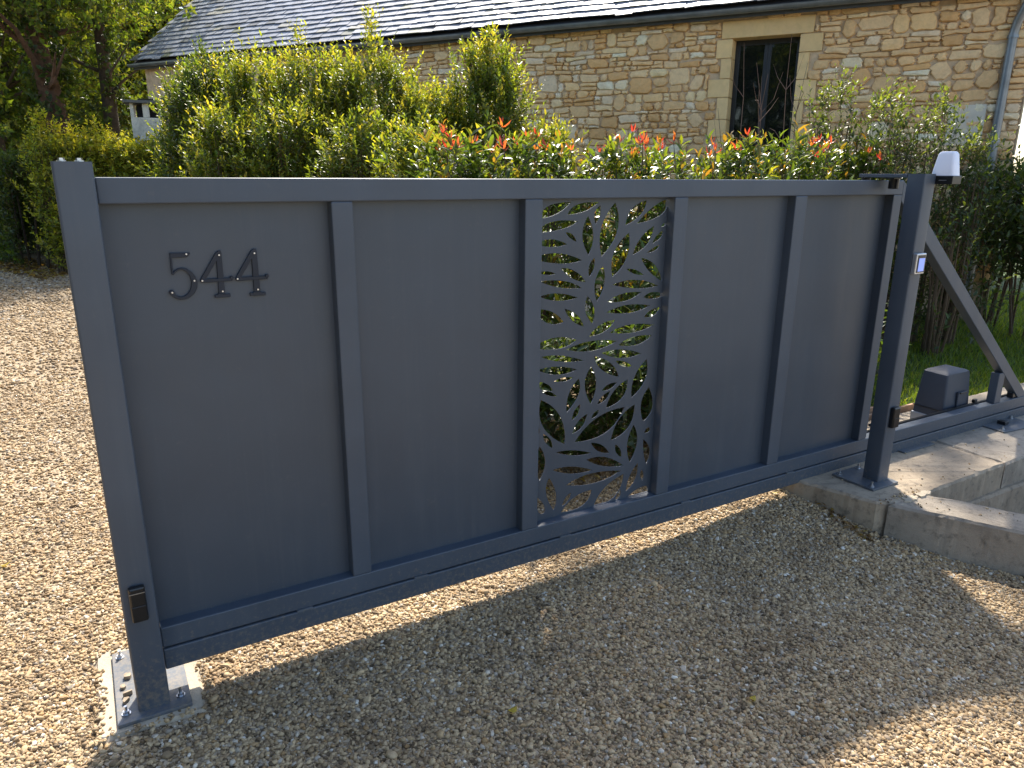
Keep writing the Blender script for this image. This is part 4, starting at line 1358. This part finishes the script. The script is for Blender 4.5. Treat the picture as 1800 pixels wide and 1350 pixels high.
# trees ------------------------------------------------------------------------
def tree(name, label, pos, h, r0, crown_c, crown_r, seed, n=1500, per=12, leaf=.10, wid=.055, old=DKG, new=MIDG, bark=BARK, lean=(0, 0), zlow=1.0, group=None):
    rng = np.random.default_rng(seed)
    root = empty(name, (pos[0], pos[1], 0), label, "tree", group)
    pts = []; rad = []
    for k in range(9):
        t = k / 8
        pts.append((pos[0] + lean[0] * t + .12 * math.sin(2.5 * t + seed), pos[1] + lean[1] * t + .1 * math.cos(2 * t + seed), h * .8 * t)); rad.append(r0 * (1.15 - .85 * t) * (1.25 if k == 0 else 1))
    mb = MB().tube(pts, rad, 12)
    smooth_by_angle(mb.build("trunk", bark, root, (pos[0], pos[1], 0)), 80)
    lim = MB(); ends = []
    for k in range(26 if zlow < 4 else 14):
        t = (.15 if zlow < 4 else .45) + (.85 if zlow < 4 else .55) * rng.random(); i = min(7, int(t * 8)); b = np.array(pts[i]) * (1 - (t * 8 - i)) + np.array(pts[i + 1]) * (t * 8 - i) if i < 8 else np.array(pts[8])
        a = rng.random() * 6.28
        e = b + np.array([math.cos(a), math.sin(a), .35 + .5 * rng.random()]) * crown_r * (.55 + .4 * rng.random())
        m_ = (b + e) / 2 + np.array([0, 0, -.15]) + rng.normal(0, .15, 3)
        lim.tube([b, m_, e], [r0 * .28, r0 * .16, r0 * .05], 6); ends.append(e); ends.append(m_)
    lim.build("limb", bark, root, (pos[0], pos[1], 0))
    ends = np.array(ends)
    # clumps of shoots round the limbs plus drooping sprays low down
    kk = rng.integers(0, len(ends), n)
    P = ends[kk] + rng.normal(0, crown_r * .28, (n, 3))
    P[:, 2] = np.clip(P[:, 2], zlow + .4 * rng.random(n), h + 1)
    D = (P - np.array([pos[0], pos[1], h * .4])); D /= np.linalg.norm(D, axis=1, keepdims=True)
    D = D * .7 + rng.normal(0, .45, (n, 3)) + np.array([0, 0, -.05])
    L = .35 + .5 * rng.random(n)
    V, F, T, sv, sf = shoots(P, D, L, per, leaf, wid, old, new, rng, lod=0, new_from=.5, spread=1.1)
    fast_mesh("crown", V, F, TREEL, root, (pos[0], pos[1], 0), T)
    fast_mesh("twigs", sv, sf, bark, root, (pos[0], pos[1], 0))
    return root


TG = "trees behind the hedge"
TNEW = [(0.16, 0.21, 0.02), (0.10, 0.15, 0.02), (0.22, 0.25, 0.02), (0.06, 0.10, .015)]
p = at(146, 300, 17.2)
tree("broadleaf_tree", "leaning tree with reddish ivy-ridged trunk at the far left", (p[0] + .15, p[1]), 8.2, .26, None, 1.8, 501, 480, 12, .11, .06, MIDG, TNEW, RUSTBARK, (-.95, 0), 4.2, TG)
p = at(212, 300, 17.6)
tree("broadleaf_tree", "straight grey-barked tree between the leaning trunk and the slate roof", (p[0], p[1]), 8.4, .17, None, 1.7, 502, 420, 12, .11, .06, MIDG, TNEW, BARK, (-.2, 0), 4.4, TG)
p = at(-10, 300, 20.5)
tree("broadleaf_tree", "dark bushy tree at the left edge of the picture", (p[0], p[1]), 8.5, .2, None, 2.6, 503, 2400, 12, .12, .065, MIDG, TNEW, BARK, (0, 0), .5, TG)
p = at(322, 300, 27.0)
tree("broadleaf_tree", "yellow sunlit tree behind the left end of the roof", (p[0], p[1]), 9.2, .2, None, 3.0, 504, 3000, 12, .14, .08, MIDG + YEL, YEL, BARK, (0, 0), .8, TG)
for i, (u, d, h) in enumerate(((-90, 27, 10), (60, 29, 10.5), (150, 30, 10), (235, 29, 10))):
    p = at(u, 300, d)
    tree("broadleaf_tree", ["dark tree beyond the left frame edge behind the others", "deep green tree far back, left of the leaning trunk", "deep green tree far back, between the two trunks", "deep green tree far back above the chimney"][i],
         (p[0], p[1]), h, .2, None, 3.4, 510 + i, 2600, 12, .19, .11, DKG + MIDG, TNEW, BARK, (0, 0), .3, TG)

# ivy climbing the two front trunks
for i, (u, dd, w_, ht, lean_, lab) in enumerate(((146, 17.2, .30, 6.3, -.95, "dark ivy wrapped round the leaning trunk"), (212, 17.6, .24, 6.5, -.2, "thin ivy climbing the straight grey trunk"))):
    p = at(u, 300, dd); rng = np.random.default_rng(560 + i); n = 420 if i == 0 else 260
    root = empty("ivy", (p[0], p[1], 0), lab, "ivy")
    th = rng.random(n) * 6.28; h = rng.random(n)
    P = np.stack([p[0] + (.15 if i == 0 else 0) + lean_ * h * ht / 6.5 + w_ * np.cos(th) * (1 - .3 * h), p[1] + w_ * np.sin(th), .1 + ht * h], -1)
    D = np.stack([np.cos(th) * .6, np.sin(th) * .6, .5 * np.ones(n)], -1) + rng.normal(0, .3, (n, 3))
    V, F, T, sv, sf = shoots(P, D, .15 + .25 * rng.random(n), 9, .10, .07, DKG, MIDG, rng, lod=0, new_from=.6, spread=1.2)
    fast_mesh("foliage", V, F, LEAF, root, (p[0], p[1], 0), T)
    fast_mesh("twigs", sv, sf, TWIG, root, (p[0], p[1], 0))
# unseen hedge added left of the drive to cut the bright horizon there
hedge_box("added_hedge", "unseen tall dark hedge added past the left frame edge to darken that side", "hedge", (-6.0, -10.0), (-6.5, 9.0), 1.2, .1, 5.0, 3600, 9, .26, .15, DKG, DKG, 590, Lr=(.4, .8))

# unseen added tree; leaf clumps block sun through gate cut-outs and dapple the footing
def added_shade_tree():
    rng = np.random.default_rng(909)
    tx, ty = 8.6, -0.4
    root = empty("broadleaf_tree", (tx, ty, 0), "unseen tall tree past the right frame edge, limbs added to shade the gate", "tree")
    MB().tube([(tx, ty, 0), (tx - .1, ty + .1, 1.5), (tx - .05, ty + .3, 3.2), (tx + .2, ty + .5, 5.2), (tx + .3, ty + .5, 8.0)], [.26, .19, .16, .11, .04], 12).build("trunk", BARK, root, (tx, ty, 0), smooth=True)
    def over(gx, gy, z, gz=0.0):
        t = z - gz
        return np.array([gx + .42 * t, gy + .78 * t, z])
    cl = [(over(1.83, .1, 3.66, 1.0), .44, 220), (over(1.86, .1, 3.30, .52), .30, 130), (over(2.0, .1, 3.5, .72), .30, 90), (over(2.98, -1.47, 4.35), .46, 120), (over(3.45, -1.75, 4.7), .55, 120), (over(3.7, -1.2, 4.9), .45, 90), (over(3.85, -.32, 4.6, .12), .34, 45), (over(4.45, -.05, 4.9, .12), .38, 50),  # first three clumps sit on sun rays through the cut-out panel
          (over(4.3, -1.6, 5.2), .6, 120), (over(5.1, -.9, 5.6), .6, 120), (over(5.3, .1, 5.4, .12), .4, 60)]
    for k in range(16):
        a = rng.random() * 6.28
        cl.append((np.array([tx + .3 + 1.3 * math.cos(a), ty + .4 + 1.3 * math.sin(a), 5.6 + 2.6 * rng.random()]), .7, 90))
    P = []; 
    for c, r, m in cl:
        d = rng.normal(0, 1, (m, 3)); d /= np.linalg.norm(d, axis=1, keepdims=True)
        P.append(c + d * r * rng.random((m, 1)) ** .4)
    P = np.concatenate(P); D = rng.normal(0, 1, (len(P), 3))
    V, F, T, sv, sf = shoots(P, D, .12 + .1 * rng.random(len(P)), 9, .085, .045, MIDG, TNEW, rng, lod=0, spread=1.1)
    fast_mesh("crown", V, F, TREEL, root, (tx, ty, 0), T)
    fast_mesh("twigs", sv, sf, BARK, root, (tx, ty, 0))
    lim = MB()
    b = np.array([tx - .02, ty + .35, 3.7]); k1 = np.array([6.9, 1.6, 4.9]); k2 = np.array([5.2, 2.1, 4.65]); k3 = cl[0][0]
    lim.tube([b, (b + k1) / 2 + np.array([0, 0, .15]), k1, (k1 + k2) / 2 + np.array([0, 0, .08]), k2, (k2 + k3) / 2 + np.array([0, 0, .1]), k3], [.09, .075, .06, .05, .04, .026, .012], 8)
    for c, r, m in cl[1:11]:
        q = k1 if c[0] > 6 else k2
        lim.tube([q, (q + c) / 2 + rng.normal(0, .08, 3), c], [.03, .02, .008], 6)
    for c, r, m in cl[11:]:
        q = np.array([tx + .25, ty + .5, min(c[2] - .4, 7.5)]); lim.tube([q, (q + c) / 2 + rng.normal(0, .1, 3), c], [.04, .025, .01], 6)
    lim.build("limb", BARK, root, (tx, ty, 0))
    Q = (np.concatenate([P, np.array(lim.v)]) - CAM) @ ROT
    u = 900 + 1281 * Q[:, 0] / Q[:, 2]; v_ = 675 + 1281 * Q[:, 1] / Q[:, 2]
    k = (Q[:, 2] > 0) & (u > 0) & (u < 1800) & (v_ > 0) & (v_ < 1350)
    print("overhang in frame", k.sum())


added_shade_tree()

# dark ivy-leaved undergrowth below the trees
for i, (u, d, zt) in enumerate(((40, 19.0, 1.1), (120, 18.4, 1.3), (190, 18.2, 1.3), (255, 18.6, 1.3))):
    p = at(u, 300, d)
    shrub("ivy_bush", ["dark bush at the foot of the trees, leftmost", "dark bush under the leaning trunk", "dark bush under the grey trunk", "dark bush behind the white chimney"][i], "bush", "dark bushes under the trees",
          (p[0], p[1]), .95, .7, .1, zt + .6, 420, 12, .09, .05, (.3, .5), DKG, MIDG, 520 + i, LEAF, lod=0)

# loose shrubs against the wall, right ---------------------------------------------
WS = "loose shrubs along the stone wall"
SH_OLD = [(0.035, 0.065, 0.02), (0.055, 0.085, 0.025), (0.045, 0.07, 0.03)]
SH_NEW = [(0.10, 0.15, 0.035), (0.14, 0.18, 0.04), (0.07, 0.11, 0.03)]
for i, (u, d, rx, tv, n, lab) in enumerate(((1455, 8.3, .42, 175, 200, "loose shrub with upright shoots just right of the window"), (1545, 8.2, .50, 195, 230, "wide arching shrub against the wall left of the lamp"),
                                            (1640, 8.3, .45, 215, 170, "dark shrub behind the white lamp"), (1710, 8.4, .40, 265, 130, "dark shrub wrapped round the foot of the downpipe"),
                                            (1600, 7.9, .42, 330, 80, "low dark shrub seen right of the right gate post"), (1690, 7.8, .42, 370, 60, "low dark shrub behind the diagonal brace"))):
    p = at(u, 300, d)
    sp = [(rx * .5 * math.sin(q * 2.1), 0, zpx(tv - 45 + 18 * (q % 3), d, u), .05, 7) for q in range(4)] if tv < 300 else []
    shrub("wall_shrub", lab, "shrub", WS, (p[0], p[1]), rx, rx * .8, .05, zpx(tv, d, u), n, 14, .050, .021, (.3, .55), SH_OLD, SH_NEW, 600 + i, LEAF, sp, new_from=.6, shell=.25, stems=12)
p = at(1800, 300, 9.6)
for i, (u, d, rx, tv) in enumerate(((1785, 9.8, .55, 285), (1850, 9.2, .6, 300), (1910, 8.8, .6, 290))):
    p = at(u, 300, d)
    shrub("ivy_bush", ["tall dark ivy-like bush past the corner of the house at the right edge", "dark bush just outside the right frame edge", "dark bush beyond the right frame edge"][i], "bush", "dark bushes by the house corner",
          (p[0], p[1]), rx, rx * .8, .55, zpx(tv, d, u), 330, 14, .06, .03, (.3, .5), DKG, SH_NEW, 640 + i, LEAF, stems=9)

# bare saplings in front of the window
def sapling(label, base, tips, seed, red=False):
    rng = np.random.default_rng(seed)
    root = empty("bare_sapling", (base[0], base[1], 0), label, "sapling", "bare saplings by the window")
    mb = MB()
    for tpt in tips:
        e = np.array(tpt); b = np.array(base)
        ms = [b + (e - b) * t + np.array([rng.normal(0, .03), rng.normal(0, .03), 0]) * (1 if 0 < t < 1 else 0) for t in np.linspace(0, 1, 7)]
        mb.tube(ms, list(np.linspace(.011, .002, 7)), 5)
        for q in range(5):
            k_ = 2 + int(rng.random() * 4); s = ms[k_]; a = rng.random() * 6.28
            mb.tube([s, s + np.array([math.cos(a) * .1, math.sin(a) * .1, .12]), s + np.array([math.cos(a) * .16, math.sin(a) * .16, .3 * rng.random() + .1])], [.004, .003, .0012], 4)
    mb.build("branches", mat_plain("sapling_bark", (.17, .10, .07), .8), root, (base[0], base[1], 0))


b = at(1378, 300, 8.0); sapling("thin bare sapling crossing the right half of the window", (b[0], b[1], 0), [at(1392, 60, 8.0), at(1330, 110, 7.9), at(1420, 110, 8.1)], 1)
b = at(1300, 300, 7.6); sapling("thin bare sapling crossing the left half of the window", (b[0], b[1], 0), [at(1308, 75, 7.7), at(1350, 130, 7.8), at(1262, 190, 7.6)], 2)

# ------------------------------------------------------------------ grass
rng = np.random.default_rng(71)
n = 60000
x = 3.3 + 8.5 * rng.random(n); y = 0.5 + 4.2 * rng.random(n) ** 1.2
keep = ~((x < 4.2) & (y < .9) & (rng.random(n) < .6))
x = x[keep]; y = y[keep]; n = len(x)
z = 0.02 + 0.02 * np.sin(x * 1.3) * np.cos(y * 0.9) + 0.02 * np.clip(x - 4, 0, 1)
hgt = .035 + .045 * rng.random(n)
a = rng.random(n) * 6.28; w = .0035
lean = rng.normal(0, .5, (n, 2)) * hgt[:, None]
B = np.stack([x, y, z], -1)
S = np.stack([np.cos(a), np.sin(a), np.zeros(n)], -1) * w
Mid = B + np.stack([lean[:, 0] * .4, lean[:, 1] * .4, hgt * .6], -1)
Tp = B + np.stack([lean[:, 0], lean[:, 1], hgt], -1)
V = np.stack([B - S, B + S, Mid + S * .7, Tp, Mid - S * .7], 1).reshape(-1, 3)
F = (np.array([[0, 1, 2], [0, 2, 4], [4, 2, 3]])[None] + (np.arange(n) * 5)[:, None, None]).reshape(-1, 3)
pal = np.array([(0.10, 0.17, 0.02), (0.14, 0.22, 0.025), (0.075, 0.13, 0.02), (0.20, 0.24, 0.04)])
T = (pal[rng.integers(0, 4, n)] * (.8 + .4 * rng.random((n, 1)))).repeat(3, 0)
gr = fast_mesh("grass", V, F, LEAF, None, (0, 0, 0), T)
tag(gr, "short green grass growing behind the footing", "grass", kind="stuff")

# ------------------------------------------------------------------ gravel: pebbles as instanced real stones
def pebble_src(seed):
    r = np.random.default_rng(seed)
    t = (1 + 5 ** .5) / 2
    v = np.array([(-1, t, 0), (1, t, 0), (-1, -t, 0), (1, -t, 0), (0, -1, t), (0, 1, t), (0, -1, -t), (0, 1, -t), (t, 0, -1), (t, 0, 1), (-t, 0, -1), (-t, 0, 1)], float)
    v /= np.linalg.norm(v, axis=1, keepdims=True)
    f = [(0, 11, 5), (0, 5, 1), (0, 1, 7), (0, 7, 10), (0, 10, 11), (1, 5, 9), (5, 11, 4), (11, 10, 2), (10, 7, 6), (7, 1, 8), (3, 9, 4), (3, 4, 2), (3, 2, 6), (3, 6, 8), (3, 8, 9), (4, 9, 5), (2, 4, 11), (6, 2, 10), (8, 6, 7), (9, 8, 1)]
    v = v * (1 + r.normal(0, .13, (12, 1))) * np.array([.62 * (1 + .2 * r.normal()), .46, .27 + .08 * r.random()])
    me = bpy.data.meshes.new("pebble_form"); me.from_pydata(v.tolist(), [], f)
    me.materials.append(PEBBLE); me.shade_smooth() if seed % 3 else None
    o = bpy.data.objects.new("pebble_form", me)
    return o


srcs = [pebble_src(s) for s in range(6)]


def scatter_group(nsrc):
    ng = bpy.data.node_groups.new("scatter_stones", 'GeometryNodeTree')
    ng.interface.new_socket("Geometry", in_out='INPUT', socket_type='NodeSocketGeometry')
    ng.interface.new_socket("Geometry", in_out='OUTPUT', socket_type='NodeSocketGeometry')
    N = ng.nodes; Lk = ng.links
    gi = N.new("NodeGroupInput"); go = N.new("NodeGroupOutput")
    jn = N.new("GeometryNodeJoinGeometry")
    for s in nsrc:
        oi = N.new("GeometryNodeObjectInfo"); oi.inputs["Object"].default_value = s
        oi.inputs["As Instance"].default_value = False
        gti = N.new("GeometryNodeGeometryToInstance")
        Lk.new(oi.outputs["Geometry"], gti.inputs[0]); Lk.new(gti.outputs[0], jn.inputs[0])
    ip = N.new("GeometryNodeInstanceOnPoints")
    ip.inputs["Pick Instance"].default_value = True
    def named(nm, ty):
        k = N.new("GeometryNodeInputNamedAttribute"); k.data_type = ty; k.inputs[0].default_value = nm
        return k.outputs[0]
    Lk.new(gi.outputs[0], ip.inputs["Points"]); Lk.new(jn.outputs[0], ip.inputs["Instance"])
    Lk.new(named("pick", 'INT'), ip.inputs["Instance Index"])
    e = N.new("FunctionNodeEulerToRotation"); Lk.new(named("rot", 'FLOAT_VECTOR'), e.inputs[0]); Lk.new(e.outputs[0], ip.inputs["Rotation"])
    Lk.new(named("scl", 'FLOAT_VECTOR'), ip.inputs["Scale"])
    Lk.new(ip.outputs[0], go.inputs[0])
    return ng


NG = scatter_group(srcs)


def scatter(name, P, rot, scl, seed):
    n = len(P)
    me = bpy.data.meshes.new(name)
    me.vertices.add(n); me.vertices.foreach_set("co", P.astype(np.float32).ravel())
    a = me.attributes.new("rot", 'FLOAT_VECTOR', 'POINT'); a.data.foreach_set("vector", rot.astype(np.float32).ravel())
    a = me.attributes.new("scl", 'FLOAT_VECTOR', 'POINT'); a.data.foreach_set("vector", scl.astype(np.float32).ravel())
    a = me.attributes.new("pick", 'INT', 'POINT'); a.data.foreach_set("value", np.random.default_rng(seed).integers(0, 6, n).astype(np.int32))
    me.materials.append(PEBBLE)
    o = bpy.data.objects.new(name, me); COL.objects.link(o)
    m = o.modifiers.new("scatter", 'NODES'); m.node_group = NG
    return o


rng = np.random.default_rng(88)


def band(x0, x1, y0, y1, dens, s0, s1):
    n = int((x1 - x0) * (y1 - y0) * dens)
    x = x0 + (x1 - x0) * rng.random(n); y = y0 + (y1 - y0) * rng.random(n)
    s = (s0 + (s1 - s0) * rng.random(n) ** 2.4) * np.where(rng.random(n) < .012, 1.5, 1.0)
    # keep what the camera, or one a step to its side, can see
    Q = (np.stack([x, y, np.zeros(n)], -1) - CAM) @ ROT
    u = 900 + 1281 * Q[:, 0] / Q[:, 2]; v_ = 675 + 1281 * Q[:, 1] / Q[:, 2]
    k = (Q[:, 2] > .3) & (u > -500) & (u < 2300) & (v_ < 1750)
    # not on the pad, the slab or the kerb
    wob = .012 * np.sin(x * 60 + 3 * np.sin(y * 40)) + .01 * rng.normal(0, 1, n)
    inset = np.minimum(np.minimum(x + .12 + wob, .215 + wob - x), np.minimum(y + .07 + wob, .42 + wob - y))
    k &= ~((inset > 0) & (rng.random(n) > np.clip(1.0 - inset / .04, 0, 1) ** 1.8))
    lx = np.where(y < -.36, 3.298 + (-.392 - y) * .5436, np.where(y < .03, 3.245 + (y + .308) * -.318, 3.13 + (y - .028) * -.31))
    k &= ~((x > lx - .004) & (y < .55))
    return x[k], y[k], s[k]


X, Y, S_ = [], [], []
for args in ((-1.3, 3.7, -1.75, .75, 15000, .0075, .020), (-1.6, 3.3, .75, 2.0, 7500, .009, .022), (-2.2, 3.2, 2.0, 4.5, 2600, .013, .026),
             (-3.0, 1.5, 4.5, 9.0, 700, .022, .040), (-3.5, 1.0, 9.0, 15.0, 300, .03, .05)):
    a, b, c = band(*args); X.append(a); Y.append(b); S_.append(c)
X = np.concatenate(X); Y = np.concatenate(Y); S_ = np.concatenate(S_)
n = len(X)
onpad = (X > -.122) & (X < .218) & (Y > -.07) & (Y < .42)
P = np.stack([X, Y, np.where(onpad, .0115, g_h(X, Y)) + S_ * (.02 + .22 * rng.random(n))], -1)
rot = np.stack([rng.normal(0, .35, n), rng.normal(0, .35, n), rng.random(n) * 6.28], -1)
scl = S_[:, None] * (1 + .2 * rng.normal(0, 1, (n, 3))).clip(.5, 1.5)
go_ = scatter("gravel", P, rot, scl, 5)
tag(go_, "warm buff and grey gravel stones spread over the drive", "gravel", kind="stuff")
print("pebbles", n)

# grit that has rolled on to the footing, the kerb and the trench floor
def on_block(n, f, zz):
    q = np.array([f(rng.random(), rng.random()) for _ in range(n)]); return np.concatenate([q, np.full((n, 1), zz)], 1)
gp_ = np.concatenate([on_block(150, lambda a, b: (3.2 + 1.9 * a, -.33 + .75 * b * b), .124), on_block(60, lambda a, b: (3.27 + .30 * a, -.30 - .04 * b), .122),
                      on_block(90, lambda a, b: (float((p0 + dv * (.05 + 1.4 * a) + pw * (.08 + .85 * b))[0]), float((p0 + dv * (.05 + 1.4 * a) + pw * (.08 + .85 * b))[1])), .120),
                      on_block(260, lambda a, b: (3.72 + 1.6 * a, -.42 - 1.0 * b), -.33)])
m_ = len(gp_); s_ = (.003 + .010 * rng.random(m_) ** 2.5)
gg = scatter("grit", gp_, np.stack([rng.normal(0, .3, m_), rng.normal(0, .3, m_), rng.random(m_) * 6.28], -1), s_[:, None] * (1 + .2 * rng.normal(0, 1, (m_, 3))).clip(.5, 1.5), 6)
tag(gg, "small grit scattered over the concrete and the trench floor", "grit", kind="stuff")
# dead leaves under the hedges and caught beside the kerb
def litter(n, xf, L):
    q = np.array([xf(rng.random(), rng.random()) for _ in range(n)])
    B = np.stack([q[:, 0], q[:, 1], q[:, 2] + .006 + .02 * rng.random(n)], -1)
    a = rng.random(n) * 6.28; D = np.stack([np.cos(a), np.sin(a), rng.normal(0, .25, n)], -1)
    return leaves_arrays(B, D, np.tile([[0, 0, 1.0]], (n, 1)) + rng.normal(0, .3, (n, 3)), L * (.6 + .8 * rng.random(n)), L * .45 * np.ones(n), .3, .2, 0)
lp_ = [litter(1500, lambda a, b: (-.3 - 2.0 * a - .6 * b + .3, 12.3 + 6.0 * a - .9 * b, 0.0), .10), litter(700, lambda a, b: (1.6 + 3.2 * a, .75 + 1.0 * b, .02), .05),
       litter(70, lambda a, b: (3.16 - .03 * b + .10 * max(0, .5 - a), .02 - .40 * a, float(g_h(3.1, .02 - .40 * a))), .03), litter(160, lambda a, b: (3.75 + 1.5 * a, -.42 - .9 * b, -.33), .04)]
V, F, _ = join([(v, f, None) for v, f, k_ in lp_])
pal = np.array([(.16, .10, .05), (.24, .16, .07), (.10, .07, .04), (.30, .24, .08)])
T = (pal[rng.integers(0, 4, len(F) // 2)]).repeat(2, 0)
tag(fast_mesh("leaf_litter", V, F, LEAF, None, (0, 0, 0), T), "brown dead leaves lying under the hedges and beside the kerb", "leaf litter", kind="stuff")

# fallen leaves on the gravel, counted one by one
yl = single_leaf("fallen", .045, .022, (.42, .36, .06)); yl.materials[0] = LEAF
spots = [(2.05, .19), (-.28, 4.5), (1.05, -.55), (.2, .62), (2.5, .33), (-.45, 1.3), (3.0, .12), (1.75, -.9)]
for i, (x, y) in enumerate(spots):
    o = bpy.data.objects.new("fallen_leaf", yl); COL.objects.link(o)
    o.location = (x, y, float(g_h(x, y)) + .014); o.rotation_euler = (1.45, .1, rng.random() * 6); s = .7 + .5 * rng.random(); o.scale = (s, s, s)
    tag(o, ["yellow leaf in the sunlit strip under the cut-out panel", "yellow leaf far up the drive beside the left post", "dry leaf in the gate's shadow below the first two panels",
            "yellow leaf just behind the left post", "yellow leaf in the sunlit strip below the fourth panel", "dry leaf on the sunny gravel left of the post",
            "dry leaf close to the concrete footing's left end", "dry leaf in the middle of the shaded gravel"][i], "leaf", "leaves fallen on the gravel")
